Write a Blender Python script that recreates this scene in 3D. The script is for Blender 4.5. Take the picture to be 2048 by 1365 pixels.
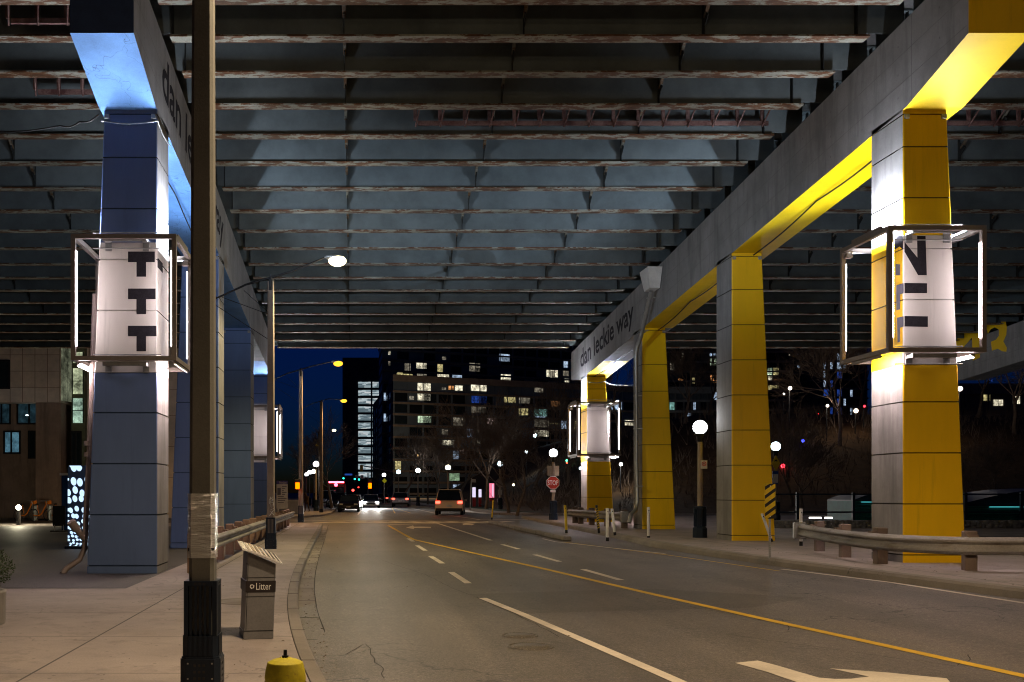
import bpy, math, random
from mathutils import Vector, Matrix, noise
R = math.radians
random.seed(7)
for o in list(bpy.data.objects): bpy.data.objects.remove(o)
S = bpy.context.scene
C = S.collection
# ------------------------------------------------------------------ camera, world, exposure
CAMH, F, VX, HY = 1.7, 2000.0, 708.0, 985.0      # metres, focal length / vanishing point / horizon in photo pixels (2048 wide)
cd = bpy.data.cameras.new('camera'); cam = bpy.data.objects.new('camera', cd); C.objects.link(cam)
cam.location = (0, 0, CAMH); cam.rotation_euler = (R(90), 0, 0)
cd.sensor_width = 36; cd.lens = 36 * F / 2048
cd.shift_x = (1024 - VX) / 2048; cd.shift_y = (HY - 682.5) / 2048
cd.clip_start = .1; cd.clip_end = 3000
S.camera = cam
W = bpy.data.worlds.new('World'); S.world = W; W.use_nodes = True
wn = W.node_tree.nodes; wl = W.node_tree.links
sky = wn.new('ShaderNodeTexSky'); sky.sky_type = 'NISHITA'; sky.sun_disc = False
sky.sun_elevation = R(-2.2); sky.sun_rotation = R(0); sky.altitude = 0
sky.air_density = 1; sky.dust_density = .3; sky.ozone_density = 6
tint = wn.new('ShaderNodeMix'); tint.data_type = 'RGBA'; tint.blend_type = 'MULTIPLY'; tint.inputs[0].default_value = 1; tint.inputs[7].default_value = (.18, .72, 1.15, 1)
wl.new(sky.outputs[0], tint.inputs[6]); wl.new(tint.outputs[2], wn['Background'].inputs[0]); wn['Background'].inputs[1].default_value = .11
S.view_settings.view_transform = 'Standard'; S.view_settings.look = 'None'
S.view_settings.exposure = 0; S.view_settings.gamma = 1
S.render.engine = 'CYCLES'
cy = S.cycles
cy.use_denoising = True; cy.pixel_filter_type = 'BLACKMAN_HARRIS'; cy.filter_width = 1.05
try: cy.denoiser = 'OPENIMAGEDENOISE'
except Exception: pass
cy.max_bounces = 5; cy.diffuse_bounces = 3; cy.glossy_bounces = 2; cy.transmission_bounces = 3; cy.transparent_max_bounces = 8
cy.sample_clamp_indirect = 4; cy.caustics_reflective = False; cy.caustics_refractive = False

# ------------------------------------------------------------------ helpers
def gz(x): return max(0.0, min(.2, (x + 1.5) * .0174))
def G(px, py, h=0.0, tilt=True):
    """the point of the ground (raised by h) seen at a photo pixel"""
    z = h
    for _ in range(30):
        Y = (CAMH - z) * F / (py - HY); X = (px - VX) * Y / F
        z = h + (gz(X) if tilt else 0)
    return Vector((X, Y, z))
def PX(px, py, Y): return Vector(((px - VX) * Y / F, Y, CAMH + (HY - py) * Y / F))
def lin(r, g, b): return tuple(((c / 255) / 12.92 if c <= 10 else (((c / 255) + .055) / 1.055) ** 2.4) for c in (r, g, b))
class MB:
    def __init__(s): s.v = []; s.f = []; s.m = []; s.sm = []
    def add(s, vs, fs, m=0, smooth=False):
        b = len(s.v); s.v += [Vector(v) for v in vs]
        for f in fs: s.f.append([b + i for i in f]); s.m.append(m); s.sm.append(smooth)
        return s
    def box(s, x0, x1, y0, y1, z0, z1, m=0, M=None):
        vs = [Vector(p) for p in ((x0,y0,z0),(x1,y0,z0),(x1,y1,z0),(x0,y1,z0),(x0,y0,z1),(x1,y0,z1),(x1,y1,z1),(x0,y1,z1))]
        if M: vs = [M @ v for v in vs]
        return s.add(vs, [(0,3,2,1),(4,5,6,7),(0,1,5,4),(1,2,6,5),(2,3,7,6),(3,0,4,7)], m)
    def bbox(s, x0, x1, y0, y1, z0, z1, b, m=0, M=None):
        """box with chamfered edges"""
        xs = (x0, x0+b, x1-b, x1); ys = (y0, y0+b, y1-b, y1)
        rings = []
        for z, k in ((z0, 1), (z0+b, 0), (z1-b, 0), (z1, 1)):
            d = b if k else 0
            rings.append([(x0+b,y0+d,z),(x1-b,y0+d,z),(x1-d,y0+b,z),(x1-d,y1-b,z),(x1-b,y1-d,z),(x0+b,y1-d,z),(x0+d,y1-b,z),(x0+d,y0+b,z)])
        vs = [Vector(p) for r in rings for p in r]
        if M: vs = [M @ v for v in vs]
        fs = [tuple(range(7, -1, -1)), tuple(range(24, 32))]
        for k in range(3):
            for i in range(8): j = (i+1) % 8; fs.append((k*8+i, k*8+j, k*8+8+j, k*8+8+i))
        return s.add(vs, fs, m)
    def cyl(s, p0, p1, r0, r1=None, n=12, m=0, caps=True, smooth=True, rot=0):
        p0 = Vector(p0); p1 = Vector(p1); r1 = r0 if r1 is None else r1
        d = (p1 - p0).normalized(); a = Vector((0,0,1)) if abs(d.z) < .9 else Vector((1,0,0))
        u = d.cross(a).normalized(); w = d.cross(u)
        vs = []
        for p, r in ((p0, r0), (p1, r1)):
            for i in range(n):
                t = rot + 2*math.pi*i/n; vs.append(p + u*math.cos(t)*r + w*math.sin(t)*r)
        fs = [(i, (i+1)%n, n+(i+1)%n, n+i) for i in range(n)]
        s.add(vs, fs, m, smooth)
        if caps: s.add(vs, [tuple(range(n-1,-1,-1)), tuple(range(n, 2*n))], m)
        return s
    def tube(s, pts, rs, n=8, m=0, smooth=True, caps=True):
        pts = [Vector(p) for p in pts]
        if not hasattr(rs, '__len__'): rs = [rs]*len(pts)
        vs = []; u = None
        for k, p in enumerate(pts):
            d = (pts[min(k+1, len(pts)-1)] - pts[max(k-1, 0)]).normalized()
            if u is None:
                a = Vector((0,0,1)) if abs(d.z) < .9 else Vector((1,0,0)); u = d.cross(a).normalized()
            else:
                u = (u - d*u.dot(d)); u = u.normalized() if u.length > 1e-5 else d.cross(Vector((.3,.5,.8))).normalized()
            w = d.cross(u)
            for i in range(n):
                t = 2*math.pi*i/n; vs.append(p + (u*math.cos(t) + w*math.sin(t))*rs[k])
        fs = [(k*n+i, k*n+(i+1)%n, (k+1)*n+(i+1)%n, (k+1)*n+i) for k in range(len(pts)-1) for i in range(n)]
        s.add(vs, fs, m, smooth)
        if caps and n > 3: s.add(vs, [tuple(range(n-1,-1,-1)), tuple(range((len(pts)-1)*n, len(pts)*n))], m)
        return s
    def lathe(s, prof, n=20, o=(0,0,0), m=0, smooth=True, sx=1, sy=1):
        vs = [(o[0]+r*sx*math.cos(2*math.pi*i/n), o[1]+r*sy*math.sin(2*math.pi*i/n), o[2]+z) for r, z in prof for i in range(n)]
        fs = [(k*n+i, k*n+(i+1)%n, (k+1)*n+(i+1)%n, (k+1)*n+i) for k in range(len(prof)-1) for i in range(n)]
        return s.add(vs, fs, m, smooth)
    def ball(s, c, r, n=14, m=0, sz=1, sx=1, sy=1):
        k = n//2
        return s.lathe([(max(1e-4, r*math.sin(math.pi*j/k)), -r*sz*math.cos(math.pi*j/k)) for j in range(k+1)], n, c, m, True, sx, sy)
    def prism(s, poly, f0, f1, m=0, mside=None):
        """poly: list of 2-D points; f0, f1 map a 2-D point to 3-D"""
        n = len(poly); vs = [f0(*p) for p in poly] + [f1(*p) for p in poly]
        s.add(vs, [tuple(range(n-1,-1,-1)), tuple(range(n, 2*n))], m)
        return s.add(vs, [(i,(i+1)%n,n+(i+1)%n,n+i) for i in range(n)], m if mside is None else mside)
    def build(s, name, mats, parent=None, kind=None, label=None):
        me = bpy.data.meshes.new(name)
        off = wloc(parent) if parent else Vector()
        me.from_pydata([v - off for v in s.v], [], s.f)
        if not isinstance(mats, (list, tuple)): mats = [mats]
        for mm in mats: me.materials.append(mm)
        me.polygons.foreach_set('material_index', s.m); me.polygons.foreach_set('use_smooth', s.sm)
        me.update()
        o = bpy.data.objects.new(name, me); C.objects.link(o)
        if parent: o.parent = parent
        if kind: o['kind'] = kind
        if label: o['label'] = label
        return o
def wloc(o):
    v = Vector()
    while o: v += o.location; o = o.parent
    return v
def thing(name, label, cat, loc=(0,0,0), rz=0, group=None):
    o = bpy.data.objects.new(name, None); C.objects.link(o); o.empty_display_size = .2
    o.location = loc; o.rotation_euler = (0,0,rz); o['label'] = label; o['category'] = cat
    if group: o['group'] = group
    return o
def tag(o, label, cat, group=None, kind=None):
    o['label'] = label; o['category'] = cat
    if group: o['group'] = group
    if kind: o['kind'] = kind
    return o
def copy_tree(src, loc=None, rz=None, label=None, group=None, parent=None):
    c = src.copy(); C.objects.link(c)
    if parent: c.parent = parent
    if loc is not None: c.location = loc
    if rz is not None: c.rotation_euler = (0,0,rz)
    if label: c['label'] = label
    if group: c['group'] = group
    for ch in list(src.children): copy_tree(ch, parent=c)
    return c
def text_faces(mb, s, org, ux, uy, width, height, m=0, thick=.004, bold=.0):
    cu = bpy.data.curves.new('t', 'FONT'); cu.body = s; cu.extrude = 0; cu.offset = bold; cu.resolution_u = 3
    ob = bpy.data.objects.new('t', cu); C.objects.link(ob)
    dg = bpy.context.evaluated_depsgraph_get()
    me = bpy.data.meshes.new_from_object(ob.evaluated_get(dg))
    xs = [v.co.x for v in me.vertices]; ys = [v.co.y for v in me.vertices]
    x0, x1, y0, y1 = min(xs), max(xs), min(ys), max(ys)
    ux = Vector(ux).normalized(); uy = Vector(uy).normalized(); nz = ux.cross(uy)
    org = Vector(org)
    vs = [org + ux*((v.co.x-x0)/(x1-x0)*width) + uy*((v.co.y-y0)/(y1-y0)*height) + nz*thick for v in me.vertices]
    mb.add(vs, [tuple(p.vertices) for p in me.polygons], m)
    bpy.data.objects.remove(ob); bpy.data.curves.remove(cu); bpy.data.meshes.remove(me)

# ------------------------------------------------------------------ materials
def newmat(name):
    m = bpy.data.materials.new(name); m.use_nodes = True
    return m, m.node_tree.nodes, m.node_tree.links, m.node_tree.nodes['Principled BSDF']
def NZ(n, l, scale, detail=4, rough=.6, vec=None, mapscale=None):
    t = n.new('ShaderNodeTexNoise'); t.inputs['Scale'].default_value = scale; t.inputs['Detail'].default_value = detail; t.inputs['Roughness'].default_value = rough
    tc = n.new('ShaderNodeTexCoord')
    if mapscale:
        mp = n.new('ShaderNodeMapping'); mp.inputs['Scale'].default_value = mapscale; l.new(tc.outputs['Object'], mp.inputs['Vector']); l.new(mp.outputs[0], t.inputs['Vector'])
    else: l.new(tc.outputs['Object'], t.inputs['Vector'])
    return t.outputs['Fac']
def RAMP(n, l, src, stops):
    r = n.new('ShaderNodeValToRGB'); e = r.color_ramp.elements
    while len(e) > 1: e.remove(e[-1])
    for i, (p, c) in enumerate(stops):
        c = (c, c, c) if not hasattr(c, '__len__') else c
        if i == 0: e[0].position = p; e[0].color = (*c, 1)
        else: k = e.new(p); k.color = (*c, 1)
    l.new(src, r.inputs[0]); return r.outputs[0]
def MIX(n, l, a, b, fac, mode='MIX'):
    x = n.new('ShaderNodeMix'); x.data_type = 'RGBA'; x.blend_type = mode
    for sock, v in ((x.inputs[6], a), (x.inputs[7], b), (x.inputs[0], fac)):
        if isinstance(v, bpy.types.NodeSocket): l.new(v, sock)
        elif hasattr(v, '__len__'): sock.default_value = (*v, 1)
        else: sock.default_value = v
    return x.outputs[2]
def BUMP(n, l, src, p, strength=.3, dist=.01):
    b = n.new('ShaderNodeBump'); b.inputs['Strength'].default_value = strength; b.inputs['Distance'].default_value = dist
    l.new(src, b.inputs['Height']); l.new(b.outputs[0], p.inputs['Normal'])
def paint(name, col, rough=.5, metal=0, vary=.15, scale=3, dirt=.3, bump=.1, streak=False):
    m, n, l, p = newmat(name)
    a = NZ(n, l, scale, 5, .65, mapscale=(1,1,.25) if streak else None); b = NZ(n, l, 60, 2)
    c = MIX(n, l, col, tuple(x*(1-dirt) for x in col), RAMP(n, l, a, [(.35, 0), (.72, 1)]))
    c = MIX(n, l, c, RAMP(n, l, b, [(.3, 1-vary), (.7, 1+vary*.0)]), 1, 'MULTIPLY')
    l.new(c, p.inputs['Base Color']); p.inputs['Roughness'].default_value = rough; p.inputs['Metallic'].default_value = metal
    p.inputs['Specular IOR Level'].default_value = .25
    if streak:   # rain streaks, scuffs and chips
        dr = NZ(n, l, 3.5, 6, .75, mapscale=(1.6,1.6,.10)); c = MIX(n, l, c, tuple(x*.42+.012 for x in col), RAMP(n, l, dr, [(.56, 0), (.76, .45)]))
        ch = NZ(n, l, 5, 8, .8); c = MIX(n, l, c, (.20,.185,.165), RAMP(n, l, ch, [(.685, 0), (.70, 1)])); l.new(c, p.inputs['Base Color'])
    if bump: BUMP(n, l, b, p, bump, .004)
    return m
def emit(name, col, st, sample=True, tex=False):
    m, n, l, p = newmat(name)
    n.remove(p); e = n.new('ShaderNodeEmission'); e.inputs[0].default_value = (*col, 1); e.inputs[1].default_value = st
    if tex:   # a lit room behind glass: furniture and curtains break the light up
        a = NZ(n, l, .9, 4, .8); c = MIX(n, l, (0,0,0), col, RAMP(n, l, a, [(.36, .12), (.5, .5), (.62, 1)]))
        l.new(c, e.inputs[0])
    l.new(e.outputs[0], n['Material Output'].inputs[0])
    if not sample: m.cycles.emission_sampling = 'NONE'
    return m
def one_sided(m):
    n = m.node_tree.nodes; l = m.node_tree.links; e = [x for x in n if x.type == 'EMISSION'][0]; g_ = n.new('ShaderNodeNewGeometry')
    mu = n.new('ShaderNodeMath'); mu.operation = 'MULTIPLY_ADD'; mu.inputs[1].default_value = -e.inputs[1].default_value; mu.inputs[2].default_value = e.inputs[1].default_value
    l.new(g_.outputs['Backfacing'], mu.inputs[0]); l.new(mu.outputs[0], e.inputs[1]); return m
def concrete(name, col, rough=.85, streaks=True, cracks=False):
    m, n, l, p = newmat(name)
    big = NZ(n, l, .7, 6, .7); st = NZ(n, l, 2.2, 5, .7, mapscale=(1,1,.12)); fine = NZ(n, l, 45, 3, .7)
    c = MIX(n, l, col, tuple(x*.62 for x in col), RAMP(n, l, big, [(.35, 0), (.7, 1)]))
    if streaks: c = MIX(n, l, c, tuple(x*.4 for x in col), RAMP(n, l, st, [(.48, 0), (.74, .85)]))
    c = MIX(n, l, c, RAMP(n, l, fine, [(.25, .8), (.75, 1.0)]), 1, 'MULTIPLY')
    if cracks:
        v = n.new('ShaderNodeTexVoronoi'); v.feature = 'DISTANCE_TO_EDGE'; v.inputs['Scale'].default_value = .8
        tc = n.new('ShaderNodeTexCoord'); ad = n.new('ShaderNodeVectorMath'); ad.operation = 'ADD'
        nt = n.new('ShaderNodeTexNoise'); nt.inputs['Scale'].default_value = 2.5
        l.new(tc.outputs['Object'], nt.inputs['Vector']); l.new(tc.outputs['Object'], ad.inputs[0]); l.new(nt.outputs['Color'], ad.inputs[1]); l.new(ad.outputs[0], v.inputs['Vector'])
        msk = NZ(n, l, .35, 2)
        k = MIX(n, l, RAMP(n, l, v.outputs['Distance'], [(0, 1), (.006, 0)]), RAMP(n, l, msk, [(.5 if cracks != 2 else .2, 0), (.58 if cracks != 2 else .4, 1)]), 1, 'MULTIPLY')
        c = MIX(n, l, c, tuple(x*.3 for x in col), k)
    l.new(c, p.inputs['Base Color']); p.inputs['Roughness'].default_value = rough; BUMP(n, l, fine, p, .35, .006)
    return m
def asphalt(name, col, cracks=True):
    m, n, l, p = newmat(name)
    big = NZ(n, l, .22, 5, .6); mid = NZ(n, l, 1.6, 5, .7); fine = NZ(n, l, 70, 3, .8)
    c = MIX(n, l, tuple(x*.72 for x in col), tuple(x*1.25 for x in col), RAMP(n, l, big, [(.3, 0), (.7, 1)]))
    c = MIX(n, l, c, tuple(x*.55 for x in col), RAMP(n, l, mid, [(.58, 0), (.75, .8)]))
    c = MIX(n, l, c, RAMP(n, l, fine, [(.3, .4), (.55, 1), (.7, 2.1)]), 1, 'MULTIPLY')
    g2 = NZ(n, l, 24, 4, .85); c = MIX(n, l, c, RAMP(n, l, g2, [(.3, .55), (.52, 1), (.7, 1.6)]), 1, 'MULTIPLY')
    wear = NZ(n, l, .9, 3, .6, mapscale=(1,.07,1)); c = MIX(n, l, c, RAMP(n, l, wear, [(.35, .78), (.62, 1.18)]), 1, 'MULTIPLY')
    oil = NZ(n, l, .55, 6, .75); c = MIX(n, l, c, tuple(x*.3 for x in col), RAMP(n, l, oil, [(.64, 0), (.72, .75)]))
    if cracks:
        v = n.new('ShaderNodeTexVoronoi'); v.feature = 'DISTANCE_TO_EDGE'; v.inputs['Scale'].default_value = .45
        tc = n.new('ShaderNodeTexCoord'); ad = n.new('ShaderNodeVectorMath'); ad.operation = 'ADD'
        nt = n.new('ShaderNodeTexNoise'); nt.inputs['Scale'].default_value = 1.6; nt.inputs['Detail'].default_value = 6
        l.new(tc.outputs['Object'], nt.inputs['Vector']); l.new(tc.outputs['Object'], ad.inputs[0]); l.new(nt.outputs['Color'], ad.inputs[1]); l.new(ad.outputs[0], v.inputs['Vector'])
        msk = NZ(n, l, .18, 3)
        k = MIX(n, l, RAMP(n, l, v.outputs['Distance'], [(0, 1), (.009, 0)]), RAMP(n, l, msk, [(.5, 0), (.56, 1)]), 1, 'MULTIPLY')
        c = MIX(n, l, c, tuple(x*.2 for x in col), k)
    l.new(c, p.inputs['Base Color']); p.inputs['Roughness'].default_value = .62; p.inputs['Specular IOR Level'].default_value = .45
    BUMP(n, l, fine, p, .6, .008)
    return m
def rusty(name, base, rust, lo=.46, hi=.56, ms=(.35, 3, 3)):
    m, n, l, p = newmat(name)
    a = NZ(n, l, 2.4, 7, .72, mapscale=ms); b = NZ(n, l, 30, 3); d = NZ(n, l, .5, 2)
    c = MIX(n, l, base, rust, RAMP(n, l, a, [(lo, 0), (hi, 1)]))
    c = MIX(n, l, c, tuple(x*.4 for x in rust), RAMP(n, l, a, [(hi+.03, 0), (hi+.13, .8)]))
    c = MIX(n, l, c, RAMP(n, l, b, [(.3, .75), (.7, 1)]), 1, 'MULTIPLY')
    c = MIX(n, l, c, RAMP(n, l, d, [(.35, .55), (.65, 1)]), 1, 'MULTIPLY')
    l.new(c, p.inputs['Base Color']); p.inputs['Roughness'].default_value = .7; BUMP(n, l, a, p, .3, .01)
    return m
M = {}
M['asphalt'] = asphalt('asphalt', (.13, .112, .092))
M['asphalt_dark'] = asphalt('asphalt_dark', (.07, .06, .055))
M['patch'] = asphalt('asphalt_patch', (.095, .08, .06), False)
def sidewalk_mat():
    m, n, l, p = newmat('sidewalk_concrete')
    tc = n.new('ShaderNodeTexCoord'); sp = n.new('ShaderNodeSeparateXYZ'); l.new(tc.outputs['Object'], sp.inputs[0])
    col = (.37, .315, .285)
    big = NZ(n, l, .5, 6, .7); fine = NZ(n, l, 55, 3, .7); sl = NZ(n, l, 2.5, 4, .7)
    c = MIX(n, l, col, tuple(x*.66 for x in col), RAMP(n, l, big, [(.35, 0), (.7, 1)]))
    c = MIX(n, l, c, tuple(x*.55 for x in col), RAMP(n, l, sl, [(.52, 0), (.7, .7)]))
    c = MIX(n, l, c, RAMP(n, l, fine, [(.25, .75), (.75, 1.05)]), 1, 'MULTIPLY')
    def joint(sock, period, off, w):
        a = n.new('ShaderNodeMath'); a.operation = 'ADD'; a.inputs[1].default_value = off; l.new(sock, a.inputs[0])
        b = n.new('ShaderNodeMath'); b.operation = 'PINGPONG'; b.inputs[1].default_value = period/2; l.new(a.outputs[0], b.inputs[0])
        k = n.new('ShaderNodeMath'); k.operation = 'LESS_THAN'; k.inputs[1].default_value = w; l.new(b.outputs[0], k.inputs[0]); return k.outputs[0]
    mx = n.new('ShaderNodeMath'); mx.operation = 'MAXIMUM'
    l.new(joint(sp.outputs[1], 2.2, -8.7+2.2*9, .009), mx.inputs[0]); l.new(joint(sp.outputs[0], 4.2, 2.8+4.2*20, .012), mx.inputs[1])
    c = MIX(n, l, c, tuple(x*.22 for x in col), mx.outputs[0])
    vg = n.new('ShaderNodeTexVoronoi'); vg.voronoi_dimensions = '2D'; vg.inputs['Scale'].default_value = 2.6; l.new(tc.outputs['Object'], vg.inputs['Vector'])
    c = MIX(n, l, c, tuple(x*.4 for x in col), RAMP(n, l, vg.outputs['Distance'], [(.035, .8), (.05, 0)]))     # trodden gum
    vc = n.new('ShaderNodeTexVoronoi'); vc.feature = 'DISTANCE_TO_EDGE'; vc.inputs['Scale'].default_value = .33
    ad = n.new('ShaderNodeVectorMath'); ad.operation = 'ADD'; nt = n.new('ShaderNodeTexNoise'); nt.inputs['Scale'].default_value = 1.8; nt.inputs['Detail'].default_value = 7
    l.new(tc.outputs['Object'], nt.inputs['Vector']); l.new(tc.outputs['Object'], ad.inputs[0]); l.new(nt.outputs['Color'], ad.inputs[1]); l.new(ad.outputs[0], vc.inputs['Vector'])
    c = MIX(n, l, c, tuple(x*.35 for x in col), RAMP(n, l, vc.outputs['Distance'], [(0, .8), (.004, 0)]))
    l.new(c, p.inputs['Base Color']); p.inputs['Roughness'].default_value = .8; BUMP(n, l, fine, p, .3, .004)
    return m
M['sidewalk'] = sidewalk_mat()
M['curb'] = concrete('curb_concrete', (.27, .235, .195), cracks=True, streaks=False)
M['conc'] = concrete('bent_concrete', (.30, .285, .27))
M['conc_clean'] = concrete('clean_concrete', (.42, .40, .38), streaks=False)
M['cream'] = paint('cream_paint', (.72, .68, .62), .55, dirt=.12, vary=.06, scale=1.5, streak=True)
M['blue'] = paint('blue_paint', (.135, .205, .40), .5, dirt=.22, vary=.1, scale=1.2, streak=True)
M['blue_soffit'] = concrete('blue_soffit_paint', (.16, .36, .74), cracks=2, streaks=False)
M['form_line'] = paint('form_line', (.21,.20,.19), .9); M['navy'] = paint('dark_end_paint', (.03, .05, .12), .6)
M['yellow'] = paint('yellow_paint', (.98, .60, .006), .5, dirt=.14, vary=.08, scale=1.1, streak=True)
M['yellow_soffit'] = paint('yellow_soffit_paint', (.86, .56, .006), .5, dirt=.25, scale=1)
M['joint'] = paint('joint_dark', (.05, .045, .04), .9)
M['black_letter'] = paint('black_lettering', (.022, .02, .024), .9, vary=.4, dirt=-.6, scale=9); M['black_letter'].node_tree.nodes['Principled BSDF'].inputs['Specular IOR Level'].default_value = .1
M['grey_letter'] = paint('grey_lettering', (.14, .13, .17), .5)
M['web'] = paint('girder_paint', (.155, .18, .18), .6, dirt=.45, scale=.8, vary=.1)
M['web_dark'] = paint('girder_end_dark', (.03, .032, .03), .8)
M['flange'] = rusty('rusty_flange', (.42, .42, .34), (.17, .065, .02), .475, .51, (.9,2.6,2.6))
M['brace'] = rusty('rusty_brace', (.24, .24, .19), (.16, .08, .03))
M['redwood'] = rusty('oxide_red_timber', (.30, .17, .14), (.14, .05, .04), .45, .6, (1,1,1))
M['deck'] = concrete('deck_concrete', (.16, .15, .14))
M['frame'] = paint('frame_aluminium', (.33, .29, .26), .45, .3, dirt=.15)
M['steel'] = paint('galvanised_steel', (.42, .42, .40), .45, .7, dirt=.25, scale=5)
M['rail'] = rusty('guard_rail_steel', (.36, .34, .31), (.20, .16, .12), .50, .66, (.6,.6,3))
M['wood'] = concrete('post_wood', (.36, .22, .15))
M['wood_dark'] = concrete('weathered_post', (.22, .16, .13))
M['pole_agg'] = concrete('pole_aggregate', (.165, .16, .135), streaks=False)
M['pole_conc'] = concrete('pole_concrete', (.34, .27, .21), streaks=True)
M['black_blue'] = paint('base_cover_paint', (.012, .02, .035), .4, dirt=.2)
M['black'] = paint('black_metal', (.015, .015, .016), .5)
M['white'] = paint('white_paint', (.72, .70, .66), .5, dirt=.2)
M['mark_white'] = concrete('road_white', (.78, .69, .55), streaks=False)
M['mark_yellow'] = concrete('road_yellow', (.80, .50, .03), streaks=False)
M['tube'] = emit('led_tube', (1, .86, .92), 40)
M['tube_up'] = emit('led_wall_washer', (.80, .86, 1), 800)
M['tube_down'] = emit('led_downlight', (1, .80, .80), 260)
one_sided(M['tube_up']); one_sided(M['tube_down'])
M['lamp_hot'] = emit('street_lamp_yellow', (1, .88, .5), 9)
M['lamp_amber'] = emit('street_lamp_amber', (1, .5, .03), 2.2)
M['globe'] = emit('globe_white', (.93, .97, 1), 9)
M['globe_warm'] = emit('globe_warm', (1, .96, .72), 9)
M['globe_cyan'] = emit('globe_cyan', (.72, .93, 1), 10)
M['glass_dark'] = paint('dark_glass', (.012, .018, .026), .08, vary=.1)
M['plastic'] = paint('yellow_plastic', (.72, .48, .01), .45)
M['hydrant'] = rusty('hydrant_yellow', (.85, .72, .02), (.45, .28, .02), .62, .75, (6,6,6))
M['dirt_black'] = paint('grimy_black', (.02, .018, .012), .8)
M['bark'] = paint('bark', (.17, .125, .095), .9, dirt=.4, scale=8)
M['twig'] = paint('twigs', (.21, .15, .11), .9, dirt=.4, scale=8)
M['grass'] = paint('grass', (.035, .055, .015), .95, dirt=.5, scale=9, vary=.4)
M['hill'] = paint('hill_grass', (.11, .06, .025), .95, dirt=.6, scale=1.5, vary=.5)
M['pvc'] = paint('pinkish_pipe', (.30, .24, .22), .5, dirt=.2)
M['sign_red'] = paint('stop_red', (.50, .03, .015), .4)
M['sign_back'] = paint('sign_back', (.40, .33, .26), .5, .5)

# ------------------------------------------------------------------ ground, roads, pavements
g = MB(); xs = [-1500, -60, -1.5, 10, 60, 1500]; ys = [-60, 60, 400, 2800]
for j in range(len(ys)-1):
    for i in range(len(xs)-1):
        x0, x1, y0, y1 = xs[i], xs[i+1], ys[j], ys[j+1]
        g.add([(x0,y0,gz(x0)),(x1,y0,gz(x1)),(x1,y1,gz(x1)),(x0,y1,gz(x0))], [(0,1,2,3)])
g.build('ground', M['asphalt'], kind='structure')
CURB = [(-6,2.6),(0,1.55),(3,.92),(6,.38),(8.95,-.04),(11.04,-.27),(13.4,-.48),(15.7,-.62),(19,-.76),(22.1,-.84),(27,-.93),(32.1,-1.0),(42,-1.15),(51,-1.32)]
def interp(tab, y):
    if y <= tab[0][0]: return tab[0][1]
    for (a, b), (c, d) in zip(tab, tab[1:]):
        if y <= c: return b + (d-b)*(y-a)/(c-a)
    return tab[-1][1]
H = .13
yy = [i*.75 for i in range(-8, 69)]
sm = [(y, sum(interp(CURB, y+k*.6) for k in (-3,-2,-1,0,1,2,3))/7) for y in yy]
# gutter strip, kerb and left pavement
gu = MB(); kb = MB(); sw = MB()
for (y0, x0), (y1, x1) in zip(sm, sm[1:]):
    def P(x, y, z): return (x, y, z)
    gu.add([P(x0-.26,y0,.012),P(x0,y0,.016),P(x1,y1,.016),P(x1-.26,y1,.012)], [(0,1,2,3)])
    kb.add([P(x0-.26,y0,0),P(x1-.26,y1,0),P(x1-.275,y1,.105),P(x0-.275,y0,.105),P(x0-.305,y0,H),P(x1-.305,y1,H),P(x0-.42,y0,H),P(x1-.42,y1,H)], [(0,1,2,3),(3,2,5,4),(4,5,7,6)])
    sw.add([P(-60,y0,H-.004),P(x0-.428,y0,H-.004),P(x1-.428,y1,H-.004),P(-60,y1,H-.004)], [(0,1,2,3)])
    # joint groove between kerb and pavement
    kb.add([P(x0-.428,y0,H-.02),P(x0-.42,y0,H-.02),P(x1-.42,y1,H-.02),P(x1-.428,y1,H-.02)], [(0,1,2,3)], 1)
# thin joints across gutter and kerb, and the dirty seam against the asphalt
for k in range(24):
    y = 3.2 + k*2.05; x = interp(sm, y)
    kb.box(x-.42, x-.268, y, y+.008, H-.0, H+.003, 1); gu.box(x-.26, x, y, y+.012, .016, .019, 1)
for (y0, x0), (y1, x1) in zip(sm, sm[1:]):
    w0 = .012+.012*noise.noise(Vector((y0*3, 0, 0))); w1 = .012+.012*noise.noise(Vector((y1*3, 0, 0)))
    gu.add([(x0-.004,y0,.02),(x0+w0,y0,.02),(x1+w1,y1,.02),(x1-.004,y1,.02)], [(0,1,2,3)], 1)
gu.build('gutter', [M['curb'], M['joint']], kind='structure'); kb.build('kerb', [M['curb'], M['joint']], kind='structure')
sw.build('pavement_left', M['sidewalk'], kind='structure')
p = MB(); p.add([(-60,16.3,H+.002),(-3.72,16.3,H+.002),(-3.72,46,H+.002),(-60,46,H+.002)], [(0,1,2,3)])
p.build('path_under_bridge', M['asphalt_dark'], kind='structure')
# end of pavement at the side street
e = MB(); e.box(-60, -1.75, 50.75, 50.9, 0, H-.006); e.build('kerb_side_street', M['curb'], kind='structure')
# block beyond the side street, left
b = MB(); pl = [(-60,62),(-9,62),(-5.5,63),(-3.4,66),(-2.2,71),(-1.75,78),(-1.7,95),(-2.4,120),(-4,160),(-14,260),(-60,260)]
b.prism(pl, lambda x,y:(x,y,0), lambda x,y:(x,y,H))
b.build('pavement_far_left', M['sidewalk'], kind='structure')
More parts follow.
